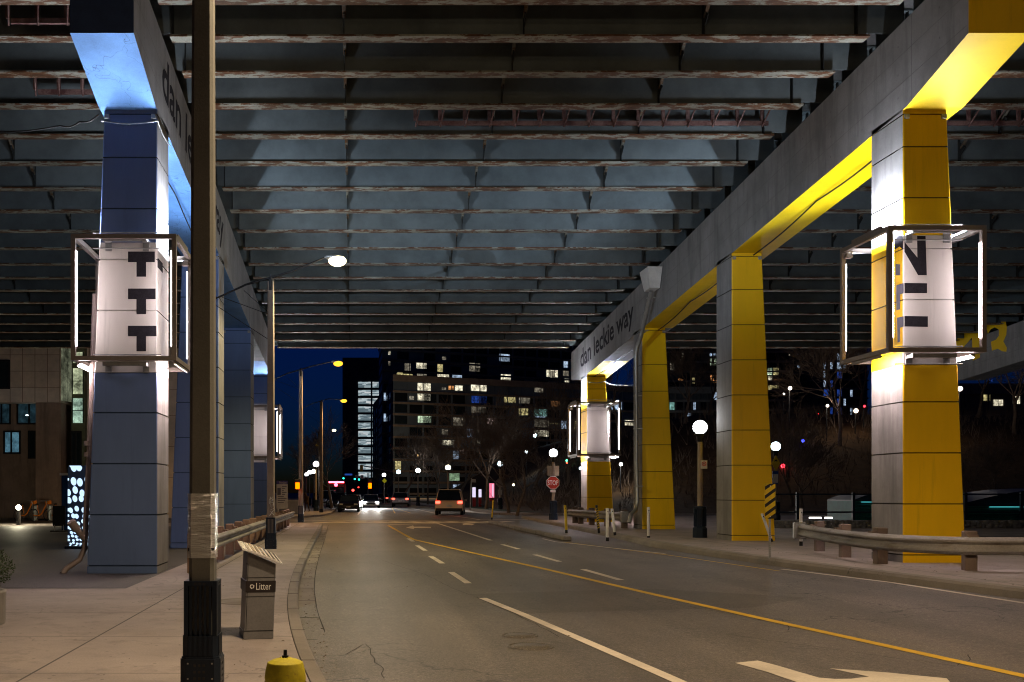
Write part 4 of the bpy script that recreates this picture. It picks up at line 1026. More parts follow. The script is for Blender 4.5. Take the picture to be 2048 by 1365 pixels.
for k in range(n+1):
    u = k/n; x = -.185+u*.43; z = 1.0 - .145*u**1.35 - .015*u
    if prev:
        xa, za = prev
        mb.add([(xa,-.30,za-.03),(x,-.30,z-.03),(x,.27,z+.03),(xa,.27,za+.03),(xa,-.30,za-.045),(x,-.30,z-.045),(x,.27,z+.018),(xa,.27,za+.018)], [(0,1,2,3),(7,6,5,4),(0,4,5,1),(2,6,7,3),(1,5,6,2),(3,7,4,0)], 0)
        mb.add([(xa+.008,-.285,za-.0255),(x-.008,-.285,z-.0255),(x-.008,.255,z+.031),(xa+.008,.255,za+.031)], [(0,1,2,3)], 1)
    prev = (x, z)
M['solar'] = paint('solar_cell', (.30,.24,.18), .25, .2, dirt=.3, scale=12)
local(mb, 'solar_lid', [M['white'], M['solar']], t)

# ------------------------------------------------------------------ hydrant
hx, hy = (570.5-VX)*6.0/F, 6.0
t = thing('fire_hydrant', 'yellow fire hydrant on the pavement edge by the kerb', 'fire hydrant', (hx, hy, H))
mb = MB().lathe([(.13,0),(.13,.03),(.085,.04),(.085,.36),(.118,.37),(.118,.40)], 24, (hx,hy,H)); mb.build('barrel', M['hydrant'], t)
mb = MB().lathe([(.124,.40),(.128,.405),(.128,.43),(.124,.435)], 24, (hx,hy,H)); mb.build('flange', M['dirt_black'], t)
mb = MB().lathe([(.122,.435),(.124,.46),(.118,.505),(.108,.545)], 24, (hx,hy,H)); mb.lathe([(.1085,.545),(.106,.551),(.075,.566),(.03,.578),(.001,.58)], 24, (hx,hy,H), 0, False)
for i in range(10):
    an = 2*math.pi*i/10+.2; mb.cyl((hx+.09*math.cos(an),hy+.09*math.sin(an),H+.545),(hx+.025*math.cos(an),hy+.025*math.sin(an),H+.578), .005, n=5)
mb.build('bonnet', M['hydrant'], t)
mb = MB().cyl((hx,hy,H+.575),(hx,hy,H+.592),.02,n=12); mb.cyl((hx,hy,H+.59),(hx,hy,H+.625),.0125,.011,5,smooth=False); mb.build('operating_nut', M['black'], t)
for an, nm in ((0,'hose_cap'),(math.pi,'hose_cap'),(-math.pi/2,'hose_cap')):
    d = Vector((math.cos(an),math.sin(an),0)); c_ = Vector((hx,hy,H+.28)); MB().cyl(c_+d*.07,c_+d*.145,.045,n=16).build(nm, M['hydrant'], t)

# ------------------------------------------------------------------ planter with clipped shrub
t = thing('planter', 'concrete planter with a clipped green shrub at the pavement', 'planter', (-4.62, 11.9, H))
mb = MB().lathe([(.44,0),(.45,.05),(.455,.36),(.46,.37),(.46,.40),(.40,.40),(.38,.34),(.001,.34)], 24, (-4.62,11.9,H)); mb.build('pot', M['conc'], t)
M['leaf'] = paint('boxwood_leaf', (.05,.085,.02), .5, dirt=.5, scale=14, vary=.4)
mb = MB(); rnd = random.Random(3)
for i in range(5200):
    d = Vector((rnd.gauss(0,1),rnd.gauss(0,1),rnd.gauss(0,1))).normalized(); rr_ = .56*(rnd.random()**.16)*(1+.09*noise.noise(d*3))
    c_ = Vector((-4.62,11.9,.80))+Vector((d.x*rr_, d.y*rr_, d.z*rr_*.52)); u = Vector((rnd.gauss(0,1),rnd.gauss(0,1),rnd.gauss(0,1))).normalized(); v = u.cross(d).normalized()
    if v.length < .5: continue
    s_ = .011+.009*rnd.random(); u = (d*.8+u).normalized()
    mb.add([c_-v*s_*.5, c_+u*s_, c_+v*s_*.5, c_-u*s_*.7], [(0,1,2,3)])
mb.build('foliage', M['leaf'], t)

# ------------------------------------------------------------------ lantern totem, bollard light, booth, boards, bikes on the left plaza
def totem_mat():
    m, n, l, p = newmat('perforated_lantern')
    tc = n.new('ShaderNodeTexCoord'); sp = n.new('ShaderNodeSeparateXYZ'); l.new(tc.outputs['Object'], sp.inputs[0])
    # holes get smaller towards the foot
    lg = n.new('ShaderNodeMath'); lg.operation = 'LOGARITHM'; ad = n.new('ShaderNodeMath'); ad.operation = 'ADD'; ad.inputs[1].default_value = .45
    l.new(sp.outputs[2], ad.inputs[0]); l.new(ad.outputs[0], lg.inputs[0]); lg.inputs[1].default_value = 2.718
    zs_ = n.new('ShaderNodeMath'); zs_.operation = 'MULTIPLY'; zs_.inputs[1].default_value = 1.6; l.new(lg.outputs[0], zs_.inputs[0])
    dv = n.new('ShaderNodeMath'); dv.operation = 'DIVIDE'; xy = n.new('ShaderNodeMath'); xy.operation = 'ADD'; l.new(sp.outputs[0], xy.inputs[0]); l.new(sp.outputs[1], xy.inputs[1])
    l.new(xy.outputs[0], dv.inputs[0]); sc = n.new('ShaderNodeMath'); sc.operation = 'MULTIPLY_ADD'; sc.inputs[1].default_value = .30; sc.inputs[2].default_value = .42; l.new(sp.outputs[2], sc.inputs[0]); l.new(sc.outputs[0], dv.inputs[1])
    cb = n.new('ShaderNodeCombineXYZ'); l.new(dv.outputs[0], cb.inputs[0]); l.new(zs_.outputs[0], cb.inputs[1])
    v = n.new('ShaderNodeTexVoronoi'); v.voronoi_dimensions = '2D'; v.feature = 'F1'; v.inputs['Scale'].default_value = 4.6; v.inputs['Randomness'].default_value = .5; l.new(cb.outputs[0], v.inputs['Vector'])
    msk = n.new('ShaderNodeMath'); msk.operation = 'LESS_THAN'; msk.inputs[1].default_value = .37; l.new(v.outputs['Distance'], msk.inputs[0])
    p.inputs['Base Color'].default_value = (.008,.02,.09,1); p.inputs['Roughness'].default_value = .3
    p.inputs['Emission Color'].default_value = (.55,.76,1,1)
    ms = n.new('ShaderNodeMath'); ms.operation = 'MULTIPLY_ADD'; ms.inputs[1].default_value = 1.3; ms.inputs[2].default_value = .01; l.new(msk.outputs[0], ms.inputs[0]); l.new(ms.outputs[0], p.inputs['Emission Strength'])
    return m
t = thing('lantern_column', 'glowing white and blue perforated lantern column on the left plaza', 'light column', (-7.67, 28, H))
o = MB().bbox(-.28,.28,-.28,.28,.08,2.31,.05).build('lantern', totem_mat()); o.parent = t
o = MB().bbox(-.34,.34,-.34,.34,0,.078,.01).build('foot', M['black_blue']); o.parent = t
t = thing('bollard_light', 'short grey bollard light glowing on the left plaza', 'bollard', (-16.1, 48, H))
MB().cyl((-16.1,48,H),(-16.1,48,H+.72),.1,n=14).build('post', M['steel'], t); MB().ball((-16.1,48,H+.84),.13,12).build('lamp', emit('bollard_lamp', (1,.93,.7), 30), t)
point(t, (-16.1,48,H+1.02), (1,.9,.62), 330, .12)
t = thing('portable_booth', 'dark blue booth standing behind the lantern column', 'booth', (-11.4, 42, H))
M['booth'] = paint('booth_blue', (.015,.06,.20), .4)
mb = MB(); mb.bbox(-12.15,-10.7,41.5,42.9,H,2.4,.03)
for k in range(7): mb.box(-12.1+k*.2,-12.07+k*.2,41.46,41.5,H+.1,2.3)
mb.build('walls', M['booth'], t); MB().box(-12.2,-10.65,41.45,42.95,2.401,2.5).build('roof', M['white'], t)
t = thing('sandwich_board', 'black notice board on a stand beside the blue booth', 'sign board', (-11.8, 40, H))
MB().box(-12.05,-11.55,40,40.04,.35,1.15).build('board', M['black'], t); MB().box(-12.1,-11.5,39.8,40.25,H,H+.04).build('stand', M['black'], t); mb = MB(); mb.cyl((-11.98,40,H),(-11.98,40,.4),.015); mb.cyl((-11.62,40,H),(-11.62,40,.4),.015); mb.build('leg', M['steel'], t)
M['orange'] = paint('bike_orange', (.65,.17,.01), .4)
def bike():
    t = thing('share_bicycle', 'orange share bicycle parked at its dock on the left plaza', 'bicycle', (0,0,0), 0, 'share bicycles at the docking station')
    for s_ in (-.52,.52):
        mb = MB(); P = [(s_+.33*math.cos(2*math.pi*i/20), 0, .34+.33*math.sin(2*math.pi*i/20)) for i in range(21)]; mb.tube(P, .022, 6)
        for i in range(8): mb.cyl((s_,0,.34),(s_+.31*math.cos(math.pi*i/4),0,.34+.31*math.sin(math.pi*i/4)),.004,n=4)
        mb.build('wheel', M['black'], t)
    MB().tube([(-.52,0,.34),(-.15,0,.3),(.05,0,.42),(.38,0,.95)],.035,8).build('frame', M['orange'], t)
    MB().tube([(-.15,0,.3),(-.26,0,.9)],.022,8).build('seat_tube', M['orange'], t)
    MB().ball((-.28,0,.93),.12,10,0,.35,1,.6).build('saddle', M['black'], t)
    mb = MB().tube([(.52,0,.34),(.40,0,1.0),(.36,0,1.1)],.02,8); mb.tube([(.3,-.28,1.1),(.38,0,1.12),(.3,.28,1.1)],.015,6); mb.build('fork', M['steel'], t)
    MB().box(.42,.62,-.12,.12,.92,1.12).build('basket', M['orange'], t)
    return t
bk = bike(); bk.location = (-17.7,54,H); bk.rotation_euler = (0,0,R(60))
copy_tree(bk, (-16.9,54,H), R(60)); copy_tree(bk, (-16.0,54.3,H), R(60))
dock = None
for x in (-17.3,-16.5,-15.6):
    if not dock: dock = MB().bbox(-.09,.09,-.15,.15,0,.85,.03).build('bicycle_dock', M['steel']); o = dock
    else: o = dock.copy(); C.objects.link(o)
    o.location = (x,54.4,H); tag(o, 'grey docking post beside the orange share bicycles', 'docking post', 'docking posts of the bicycle station')

# ------------------------------------------------------------------ notice board, concrete block
t = thing('notice_board', 'white notice board with a purple header beyond the left guard rail', 'notice board', (-5.0, 70, H))
M['purple'] = paint('header_purple', (.10,.08,.30), .5)
a_, b_ = PX(553,1018,70), PX(575.5,962,70)
MB().box(a_.x,b_.x,70,70.04,a_.z,b_.z-.24).build('panel', M['sign_white'], t); MB().box(a_.x,b_.x,70,70.04,b_.z-.239,b_.z).build('header', M['purple'], t)
mb = MB(); text_faces(mb, 'Notice', (a_.x+.2,69.995,b_.z-.2), (1,0,0),(0,0,1), .5,.16); mb.build('lettering', M['text_white'], t)
mb = MB()
for k in range(9): mb.box(a_.x+.08+(.3 if k<5 else 0), b_.x-.08-.1*(k%3), 69.992, 69.998, b_.z-.42-k*.14, b_.z-.37-k*.14)
mb.box(a_.x+.06,a_.x+.3,69.992,69.998,b_.z-1.0,b_.z-.5); mb.build('printed_lines', M['grey_letter'], t)
for x in (a_.x+.1, b_.x-.1): MB().cyl((x,70.08,H),(x,70.08,a_.z+.2),.04,n=8).build('leg', M['white'], t)
tag(MB().bbox(-6.2,-3.9,73,73.7,H,H+1.0,.05).build('concrete_barrier', M['conc_clean']), 'pale concrete barrier block behind the notice board', 'barrier')

# ------------------------------------------------------------------ people
def person(x, y, z0, height, label, lean=0, rz=0, top=(.05,.035,.025), stride=.25):
    s_ = height/1.75
    V = [(0,0,.95),(0,.02,1.15),(0,.03+lean*.3,1.38),(0,.04+lean*.5,1.52),(0,.05+lean*.7,1.62),(0,.055+lean*.75,1.72),
         (.09,0,.92),(.10,stride*.5,.5),(.10,stride*.75,.09),(.10,stride*.75+.14,.04),(-.09,0,.92),(-.10,-stride*.25,.5),(-.10,-stride,.10),(-.10,-stride+.13,.04),
         (.19,.03+lean*.3,1.40),(.24,-.02+lean*.2,1.13),(.22,.12+lean*.3,.90),(.21,.16+lean*.3,.82),(-.19,.03+lean*.3,1.40),(-.24,.08+lean*.3,1.13),(-.22,.24+lean*.3,.95),(-.21,.29+lean*.3,.88)]
    E = [(0,1),(1,2),(2,3),(3,4),(4,5),(0,6),(6,7),(7,8),(8,9),(0,10),(10,11),(11,12),(12,13),(2,14),(14,15),(15,16),(16,17),(2,18),(18,19),(19,20),(20,21)]
    Rr = [.15,.14,.16,.06,.095,.085,.10,.075,.05,.04,.10,.075,.05,.04,.075,.055,.042,.035,.075,.055,.042,.035]
    me = bpy.data.meshes.new('body'); me.from_pydata([Vector(v)*s_ for v in V], E, [])
    o = bpy.data.objects.new('person', me); C.objects.link(o); o.location = (x,y,z0); o.rotation_euler = (0,0,rz)
    sk = o.modifiers.new('skin', 'SKIN')
    for i, r_ in enumerate(Rr): me.skin_vertices[0].data[i].radius = (r_*s_, r_*s_*.8)
    me.skin_vertices[0].data[0].use_root = True
    sb = o.modifiers.new('sub', 'SUBSURF'); sb.levels = 1; sb.render_levels = 2
    me.materials.append(paint('dark_clothes', top, .9)); tag(o, label, 'person')
    hd = MB().ball((0,.06+lean*.75,1.66),.118,14,0,1.18,.88,1.0)
    h = hd.build('hood', paint('hood', tuple(c*.6 for c in top), .9)); h.parent = o; h.scale = (s_,s_,s_)
person(-3.75, 80, H, 1.5, 'hunched person in dark trousers walking on the left pavement', .35, R(150), (.06,.035,.02))
person(-3.75, 99, H, 1.78, 'upright person in dark clothes farther down the left pavement', .0, R(10), (.03,.026,.024))

# ------------------------------------------------------------------ cars
def car(label, x, y, z0, rz, paintcol, L=4.6, Wd=1.82, Hh=1.45, suv=False, lights=None, group=None, metal=.4):
    """local: car looks to -Y (towards the camera)"""
    t = thing('car', label, 'car', (x,y,z0), rz, group)
    pm_ = paint('car_paint', paintcol, .22, metal, dirt=.1)
    h = L/2
    if suv: low = [(-h,.35),(-h+.05,.62),(-h+.2,.88),(-h+1.1,1.0),(h-.12,1.05),(h-.02,.9),(h,.35)]; cab = [(-h+.95,1.0),(-h+1.75,Hh-.06),(-h+2.3,Hh),(h-.6,Hh-.02),(h-.25,Hh-.12),(h-.05,1.03)]
    else: low = [(-h,.32),(-h+.04,.58),(-h+.18,.75),(-h+1.3,.92),(h-.75,.97),(h-.08,.92),(h,.6),(h-.02,.32)]; cab = [(-h+1.15,.91),(-h+1.95,Hh-.05),(-h+2.5,Hh),(h-1.5,Hh-.03),(h-.7,.96)]
    def loft(prof, zc, w0, tum, mat, nm, base):
        mb = MB(); secs = []
        for s_, k in ((-1,1),(-.94,1.0),(.94,1.0),(1,1)):
            secs.append([(s_*w0/2*(1-tum*max(0,(z-base))/(Hh-base+.001)), y_*(1 if abs(s_) < 1 else .97), (z if abs(s_) < 1 else (z-.03 if z > zc else z+.0))) for y_, z in prof])
        n = len(prof)
        for a_, b_ in zip(secs, secs[1:]):
            for i in range(n): j = (i+1) % n; mb.add([a_[i],a_[j],b_[j],b_[i]], [(0,1,2,3)], 0, False)
        mb.add(secs[0], [tuple(range(n))]); mb.add(secs[-1], [tuple(range(n-1,-1,-1))])
        o = mb.build(nm, mat); o.parent = t; return o
    def add(mb, nm, mat):
        o = mb.build(nm, mat); o.parent = t; return o
    loft(low, .6, Wd, .0, pm_, 'body', .3); loft(cab, 1.2, Wd*.92, .2, M['glass_dark'], 'windows', .95)
    ry = cab[2][0]; 
    add(MB().bbox(-Wd*.36, Wd*.36, cab[1][0]+.05, (cab[3][0] if not suv else cab[4][0]-.1), Hh-.02, Hh+.025, .012), 'roof', pm_)
    mb = MB()
    for s_ in (-1,1):
        for a_, b_ in ((cab[0],cab[1]),(cab[-1],cab[-2])):
            mb.tube([(s_*Wd*.455,a_[0],a_[1]),(s_*Wd*.385,b_[0],b_[1])], .035, 5)
        mb.tube([(s_*Wd*.385,cab[1][0],cab[1][1]),(s_*Wd*.375,cab[3][0],cab[3][1]+.01)], .035, 5)
        mb.tube([(s_*Wd*.455,0,.95),(s_*Wd*.38,.05,Hh-.03)], .03, 5)
    add(mb, 'window_trim', pm_)
    for s_ in (-1,1):
        for yw in (-h+.85, h-.9):
            wp = MB().cyl((s_*(Wd/2-.2),yw,.33),(s_*(Wd/2+.012),yw,.33),.33,n=18); wo = add(wp, 'wheel', M['black'])
            o = MB().cyl((s_*(Wd/2-.02),yw,.33),(s_*(Wd/2+.02),yw,.33),.2,n=12).build('rim', M['steel']); o.parent = wo
    fl, tl_ = lights or (None, None)
    for s_ in (-1,1):
        add(MB().bbox(s_*(Wd/2-.28)-.16, s_*(Wd/2-.28)+.16, -h-.012, -h+.16, .6, .74, .02), 'headlight', fl or M['white'])
        add(MB().bbox(s_*(Wd/2-.2)-.16, s_*(Wd/2-.2)+.16, h-.12, h+.014, .82 if suv else .72, .98 if suv else .86, .02), 'taillight', tl_ or M['sign_red'])
        add(MB().bbox(s_*(Wd/2+.08)-.09, s_*(Wd/2+.08)+.09, -h+1.45, -h+1.6, .95, 1.08, .02), 'mirror', pm_)
    add(MB().box(-.5,.5,-h-.014,-h-.002,.48,.62), 'grille', M['black'])
    add(MB().box(-.18,.18,-h-.022,-h-.015,.36,.48), 'number_plate', M['sign_white']); add(MB().box(-.18,.18,h+.004,h+.012,.6,.74) if suv else MB().box(-.18,.18,h+.004,h+.012,.55,.67), 'number_plate', M['sign_white'])
    add(MB().bbox(-Wd/2+.05,Wd/2-.05,-h-.03,-h+.1,.28,.46,.03), 'bumper', pm_); add(MB().bbox(-Wd/2+.05,Wd/2-.05,h-.1,h+.03,.28,.5,.03), 'bumper', M['black'])
    return t
HOT = emit('headlight_on', (1,.97,.9), 40); TL = emit('taillight_on', (1,.05,.03), 9); TLd = emit('taillight_dim', (1,.04,.02), 3)
g_ = 'cars parked along the left kerb'
car('black sedan at the head of the row of parked cars', -.40, 87, 0, R(-2), (.01,.01,.012), lights=(M['steel'], None), group=g_)
car('silver parked car directly behind the black sedan', -.15, 94.5, 0, R(-2), (.35,.36,.38), lights=(M['steel'], None), group=g_)
car('dark blue parked car, third in the parked row', -1.55, 101, 0, R(-2), (.02,.03,.05), suv=True, Hh=1.65, group=g_)
car('dark grey parked car, fourth in the parked row', -2.0, 108, 0, R(-2), (.06,.06,.07), suv=True, Hh=1.65, group=g_)
car('white parked van, farthest in the parked row', -3.0, 116, 0, R(-2), (.6,.6,.6), suv=True, Hh=1.9, L=5, group=g_)
cv = car('oncoming car with dazzling white headlights', 1.75, 105, 0, 0, (.3,.3,.32), lights=(HOT, None))
cw = car('pale gold van driving away with red tail lights lit', 6.75, 70, .12, R(172), (.85,.64,.42), L=4.7, Wd=1.9, Hh=1.75, suv=True, metal=.0, lights=(None, TL))
cx_ = car('silver car driving away beyond the gold van', 5.3, 112, .08, R(174), (.4,.4,.42), L=4.6, Wd=1.9, Hh=1.6, suv=True, lights=(None, TL))
cq = car('distant car with red tail lights ahead of the silver car', 4.4, 150, .05, R(174), (.1,.1,.1), lights=(None, TL))
def hl(par, x, y, z, e):
    ld = bpy.data.lights.new('headlight_beam', 'SPOT'); ld.energy = e; ld.color = (1,.96,.88); ld.spot_size = R(70); ld.spot_blend = .8; ld.shadow_soft_size = .08
    o = bpy.data.objects.new('headlight_beam', ld); C.objects.link(o); o.parent = par; o.location = (x,y,z); o.rotation_euler = (R(-84),0,0); o.rotation_euler = Vector((0,-1,-.09)).to_track_quat('-Z','Y').to_euler()
hl(cv, -.65, -2.35, .68, 5000); hl(cv, .65, -2.35, .68, 5000)
# fire truck
t = thing('fire_truck', 'red fire truck with glowing red light bar beyond the parked cars', 'fire truck', (-2.3, 132, 0))
M['truck_red'] = paint('truck_red', (.35,.02,.015), .3)
MB().bbox(-3.5,-1.1,130,138,.5,2.9,.12).build('body', M['truck_red'], t); MB().box(-3.3,-1.3,129.97,129.99,1.6,2.4).build('windscreen', M['glass_dark'], t)
MB().bbox(-3.3,-1.3,130.1,130.5,2.92,3.12,.04).build('light_bar', emit('light_bar_red', (1,.06,.10), 14), t)
for x in (-3.15,-1.45): MB().bbox(x-.2,x+.2,129.93,129.99,1.05,1.3,.02).build('headlight', emit('truck_lamp', (1,.25,.08), 12), t)
for x in (-3.35,-1.25):
    for y in (131.3,136.4): MB().cyl((x-.15,y,.5),(x+.15,y,.5),.5,n=16).build('wheel', M['black'], t)
MB().box(-3.5,-1.1,129.9,129.99,.5,.85).build('bumper', M['white'], t)

# ------------------------------------------------------------------ traffic signals
sg = emit('signal_green', (.02,.8,.6), 5); sr = emit('signal_red', (1,.03,.02), 6); so = emit('signal_orange', (1,.09,.0), 6)
def signal(px, py, Y, label, lens, housing='sign_yellow', w=.3, h=.95, lz=0, side=False):
    c_ = PX(px, py, Y); t = thing('traffic_signal', label, 'traffic signal', c_, 0, 'traffic signals at the junctions')
    MB().bbox(c_.x-w/2,c_.x+w/2,Y,Y+.25,c_.z-h/2,c_.z+h/2,.03).build('housing', M[housing], t)
    if lens:
        MB().cyl((c_.x,Y-.004,c_.z+lz),(c_.x,Y-.05,c_.z+lz),.13,n=14).build('lens', lens, t)
    return t
signal(595,968,52,'orange hand pedestrian signal on the lamp pole at the crossing', None, 'black', .3,.5)
a_ = PX(595,972,51.9); tag(MB().bbox(a_.x-.11,a_.x+.11,51.86,51.93,a_.z-.17,a_.z+.17,.03).build('signal_lamp', so), 'glowing orange hand lamp at the left crossing', 'signal lamp')
signal(740,966,95,'orange hand pedestrian signal right of the oncoming car', None, 'black', .4,.8)
a_ = PX(740,972,94.8); tag(MB().bbox(a_.x-.16,a_.x+.16,94.75,94.85,a_.z-.26,a_.z+.26,.04).build('signal_lamp', so), 'glowing orange hand lamp over the oncoming car', 'signal lamp')
t = thing('signal_mast', 'thin pole with horizontal arms over the distant junction', 'signal mast', (PX(736,1000,148).x,148,0))
mb = MB().cyl((PX(736,0,148).x,148,0),(PX(736,0,148).x,148,PX(0,946,148).z),.12,.09,10); mb.build('pole', M['steel'], t)
for (x0,y0,x1,y1) in ((736,956,690,950),(785,944,722,931)):
    p0, p1 = PX(x0,y0,148), PX(x1,y1,148); MB().tube([p0,p1],.06,8).build('arm', M['steel'], t)
signal(687,957,146,'brightest green traffic signal under the blue street name plate', sg, 'black', .5,1.2)
signal(709.5,958.5,146,'green traffic signal left of its twin over the junction', sg, 'black', .4,1.0)
signal(718,959.5,146,'green traffic signal right of its twin over the junction', sg, 'black', .4,1.0)
signal(723,937,146,'yellow signal housing seen from the side on the upper arm', None, 'sign_yellow', .45,.95)
signal(717,975,170,'red traffic signal deep in the street above the oncoming car', sr, 'black', .3,.8)
a_ = PX(697,949.5,145.9); t = thing('street_name_sign', 'blue street name plate over the distant junction', 'road sign', a_); MB().box(a_.x-.55,a_.x+.55,145.85,145.9,a_.z-.12,a_.z+.12).build('plate', emit('plate_blue_glow',(.03,.12,.6),.5), t)  # emissive plate, its brightness is put into the blue itself
for px, lab in ((713.5,'small white sign left of the one way sign over the junction'),(724,'tall white one way sign over the junction')):
    a_ = PX(px,953.5,145.8); tag(MB().box(a_.x-.22,a_.x+.22,145.8,145.84,a_.z-(.2 if px<720 else .38),a_.z+.2).build('sign_plate', M['sign_white']), lab, 'road sign')
# small street furniture on the right pavement
t = thing('sign_post', 'thin leaning post with a small white parking sign beyond the gold van', 'road sign', (PX(940,1017,74).x,74,.3))
MB().cyl((PX(940,0,74).x,74,.3),(PX(943,0,74).x,74,PX(0,957,74).z),.035,n=8).build('post', M['steel'], t); a_ = PX(948,962,73.9); MB().box(a_.x-.14,a_.x+.14,73.9,73.93,a_.z-.12,a_.z+.12).build('plate', M['sign_white'], t)
a_ = PX(769,962,120); t = thing('diamond_sign', 'small round yellow sign above the silver car', 'road sign', a_)
MB().prism([(a_.x+u,a_.z+v) for u, v in ((0,-.3),(.3,0),(0,.3),(-.3,0))], lambda x,z:(x,120.03,z), lambda x,z:(x,120,z)).build('plate', emit('sign_yellow_glow',(.5,.45,.02),.35), t); MB().cyl((a_.x,120.1,.3),(a_.x,120.1,a_.z),.04,n=6).build('post', M['steel'], t)  # plate glows by its own yellow material, post does not
M['pink_panel'] = emit('panel_pink', (1,.22,.35), 1.0, tex=False); M['white_panel'] = emit('panel_white', (.8,.72,.95), 1.0)
for px0, px1, py0, py1, mk, lab in ((945,951.5,975,995,'white_panel','glowing white display panel left of its two neighbours'),(957.5,963,979,995,'white_panel','smallest glowing display panel between two others'),(979,988.5,967,996,'pink_panel','tall glowing pink display panel')):
    Y = 96; a_, b_ = PX(px0,py1,Y), PX(px1,py0,Y); t = thing('display_panel', lab, 'display panel', (a_.x,Y,.33), 0, 'lit display panels on the right pavement')
    MB().box(a_.x,b_.x,Y,Y+.15,a_.z,b_.z).build('screen', M[mk], t); MB().box(a_.x,b_.x,Y-.02,Y+.17,.33,a_.z-.002).build('plinth', M['truck_red'], t)
    if mk == 'pink_panel': MB().box(a_.x+(b_.x-a_.x)*.6,b_.x-.08,Y-.03,Y-.01,a_.z+.1,b_.z-.1).build('poster', M['white_panel'], t)
a_, b_ = PX(899,962,150), PX(919,947,150); t = thing('lit_sign', 'greenish lit sign panel behind the bare trees', 'sign', (a_.x,150,a_.z)); MB().box(a_.x,b_.x,150,150.2,a_.z,b_.z).build('panel', emit('greenish_panel',(.5,.75,.45),.6,tex=True), t)
mb = MB(); 
for x in (a_.x+.3,b_.x-.3): mb.cyl((x,150.1,.3),(x,150.1,a_.z),.07,n=6)
mb.build('leg', M['steel'], t)
# ------------------------------------------------------------------ right side: stone wall, fence, strip lights, teal tents
def gabion():
    m, n, l, p = newmat('gabion_stone')
    tc = n.new('ShaderNodeTexCoord'); v = n.new('ShaderNodeTexVoronoi'); v.inputs['Scale'].default_value = 5.5; l.new(tc.outputs['Object'], v.inputs['Vector'])
    c = RAMP(n, l, v.outputs['Distance'], [(.0, (.20,.18,.15)), (.45, (.11,.095,.08)), (.62, (.01,.01,.01))]); l.new(c, p.inputs['Base Color']); p.inputs['Roughness'].default_value = .9
    BUMP(n, l, v.outputs['Distance'], p, 1, .06); p.inputs['Roughness'].default_value = .9
    return m
a_ = PX(1555,1056,38); mb = MB(); rnd = random.Random(5)
for i in range(360):
    x = 15.6+rnd.random()*9.8; z = ZR+.02+rnd.random()*.22; r_ = .07+.05*rnd.random()
    mb.ball((x,38.0+rnd.random()*.1,z), r_, 6, 0, .7+.3*rnd.random(), 1+.4*rnd.random())
mb.box(15.6,25.5,38.08,38.8,ZR,ZR+.28)
tag(mb.build('stone_wall', M['conc']), 'low wall of rough loose stones behind the yellow bent', 'wall')
t = thing('metal_fence', 'dark metal rail fence behind the low stone wall', 'fence', (15.6,39.2,ZR))
for i in range(8):
    x = 15.2+i*2.2; MB().box(x-.05,x+.05,39.2,39.3,ZR,ZR+1.35).build('post', M['black_blue'], t)
for z in (.55,1.25): MB().box(15.2,30.8,39.22,39.28,ZR+z,ZR+z+.06).build('rail', M['black_blue'], t)
for px0, px1, lab in ((1619,1643,'longer white strip light behind the dark fence'),(1650,1665,'shorter white strip light behind the dark fence')):
    a_, b_ = PX(px0,1036,40.5), PX(px1,1036,40.5); o = MB().box(a_.x,b_.x,40.5,40.55,a_.z-.03,a_.z+.03).build('strip_light', emit('strip_white',(1,.97,.85),5)); tag(o, lab, 'strip light')
M['teal'] = paint('teal_sheet', (.015, .12, .11), .5, dirt=.4); teal_l = emit('teal_led', (.08,.6,.65), .9)
def corrug(x0,x1,y0,y1,z0,z1,n,label,roof=.5):
    t = thing('teal_shed', label, 'shed', (x0,y0,z0), 0, 'teal corrugated sheds')
    mb = MB(); 
    for k in range(n):
        za, zb = z0+(z1-z0)*k/n, z0+(z1-z0)*(k+1)/n; zm = (za+zb)/2
        for yq, s_ in ((y0,1),):
            mb.add([(x0,y0,za),(x1,y0,za),(x1,y0-.05,zm),(x0,y0-.05,zm)], [(0,1,2,3)]); mb.add([(x0,y0-.05,zm),(x1,y0-.05,zm),(x1,y0,zb),(x0,y0,zb)], [(0,1,2,3)])
    mb.box(x0,x1,y0+.001,y1,z0,z1); mb.build('walls', M['teal'], t)
    mb = MB(); P = [(x0+(x1-x0)*k/8, z1+.005+roof*math.sin(math.pi*min(1,k/8*.9+.05))) for k in range(9)]
    mb.prism([(x0,z1+.004)]+P+[(x1,z1+.004)], lambda x,z:(x,y1,z), lambda x,z:(x,y0+.1,z)); mb.build('roof', M['black_blue'], t)
    for f in (.12,.6):
        xx = x0+(x1-x0)*f; MB().box(xx,xx+(x1-x0)*.25,y0-.09,y0-.06,z1-.05,z1-.02).build('led_strip', teal_l, t)
corrug(21.3,23.2,42.5,45,ZR,1.32,9,'teal corrugated shed half hidden behind the nearest yellow column',.3)
corrug(24.4,32,39.9,43,ZR,1.15,9,'long teal corrugated shed right of the nearest yellow column',.7)
ld = None

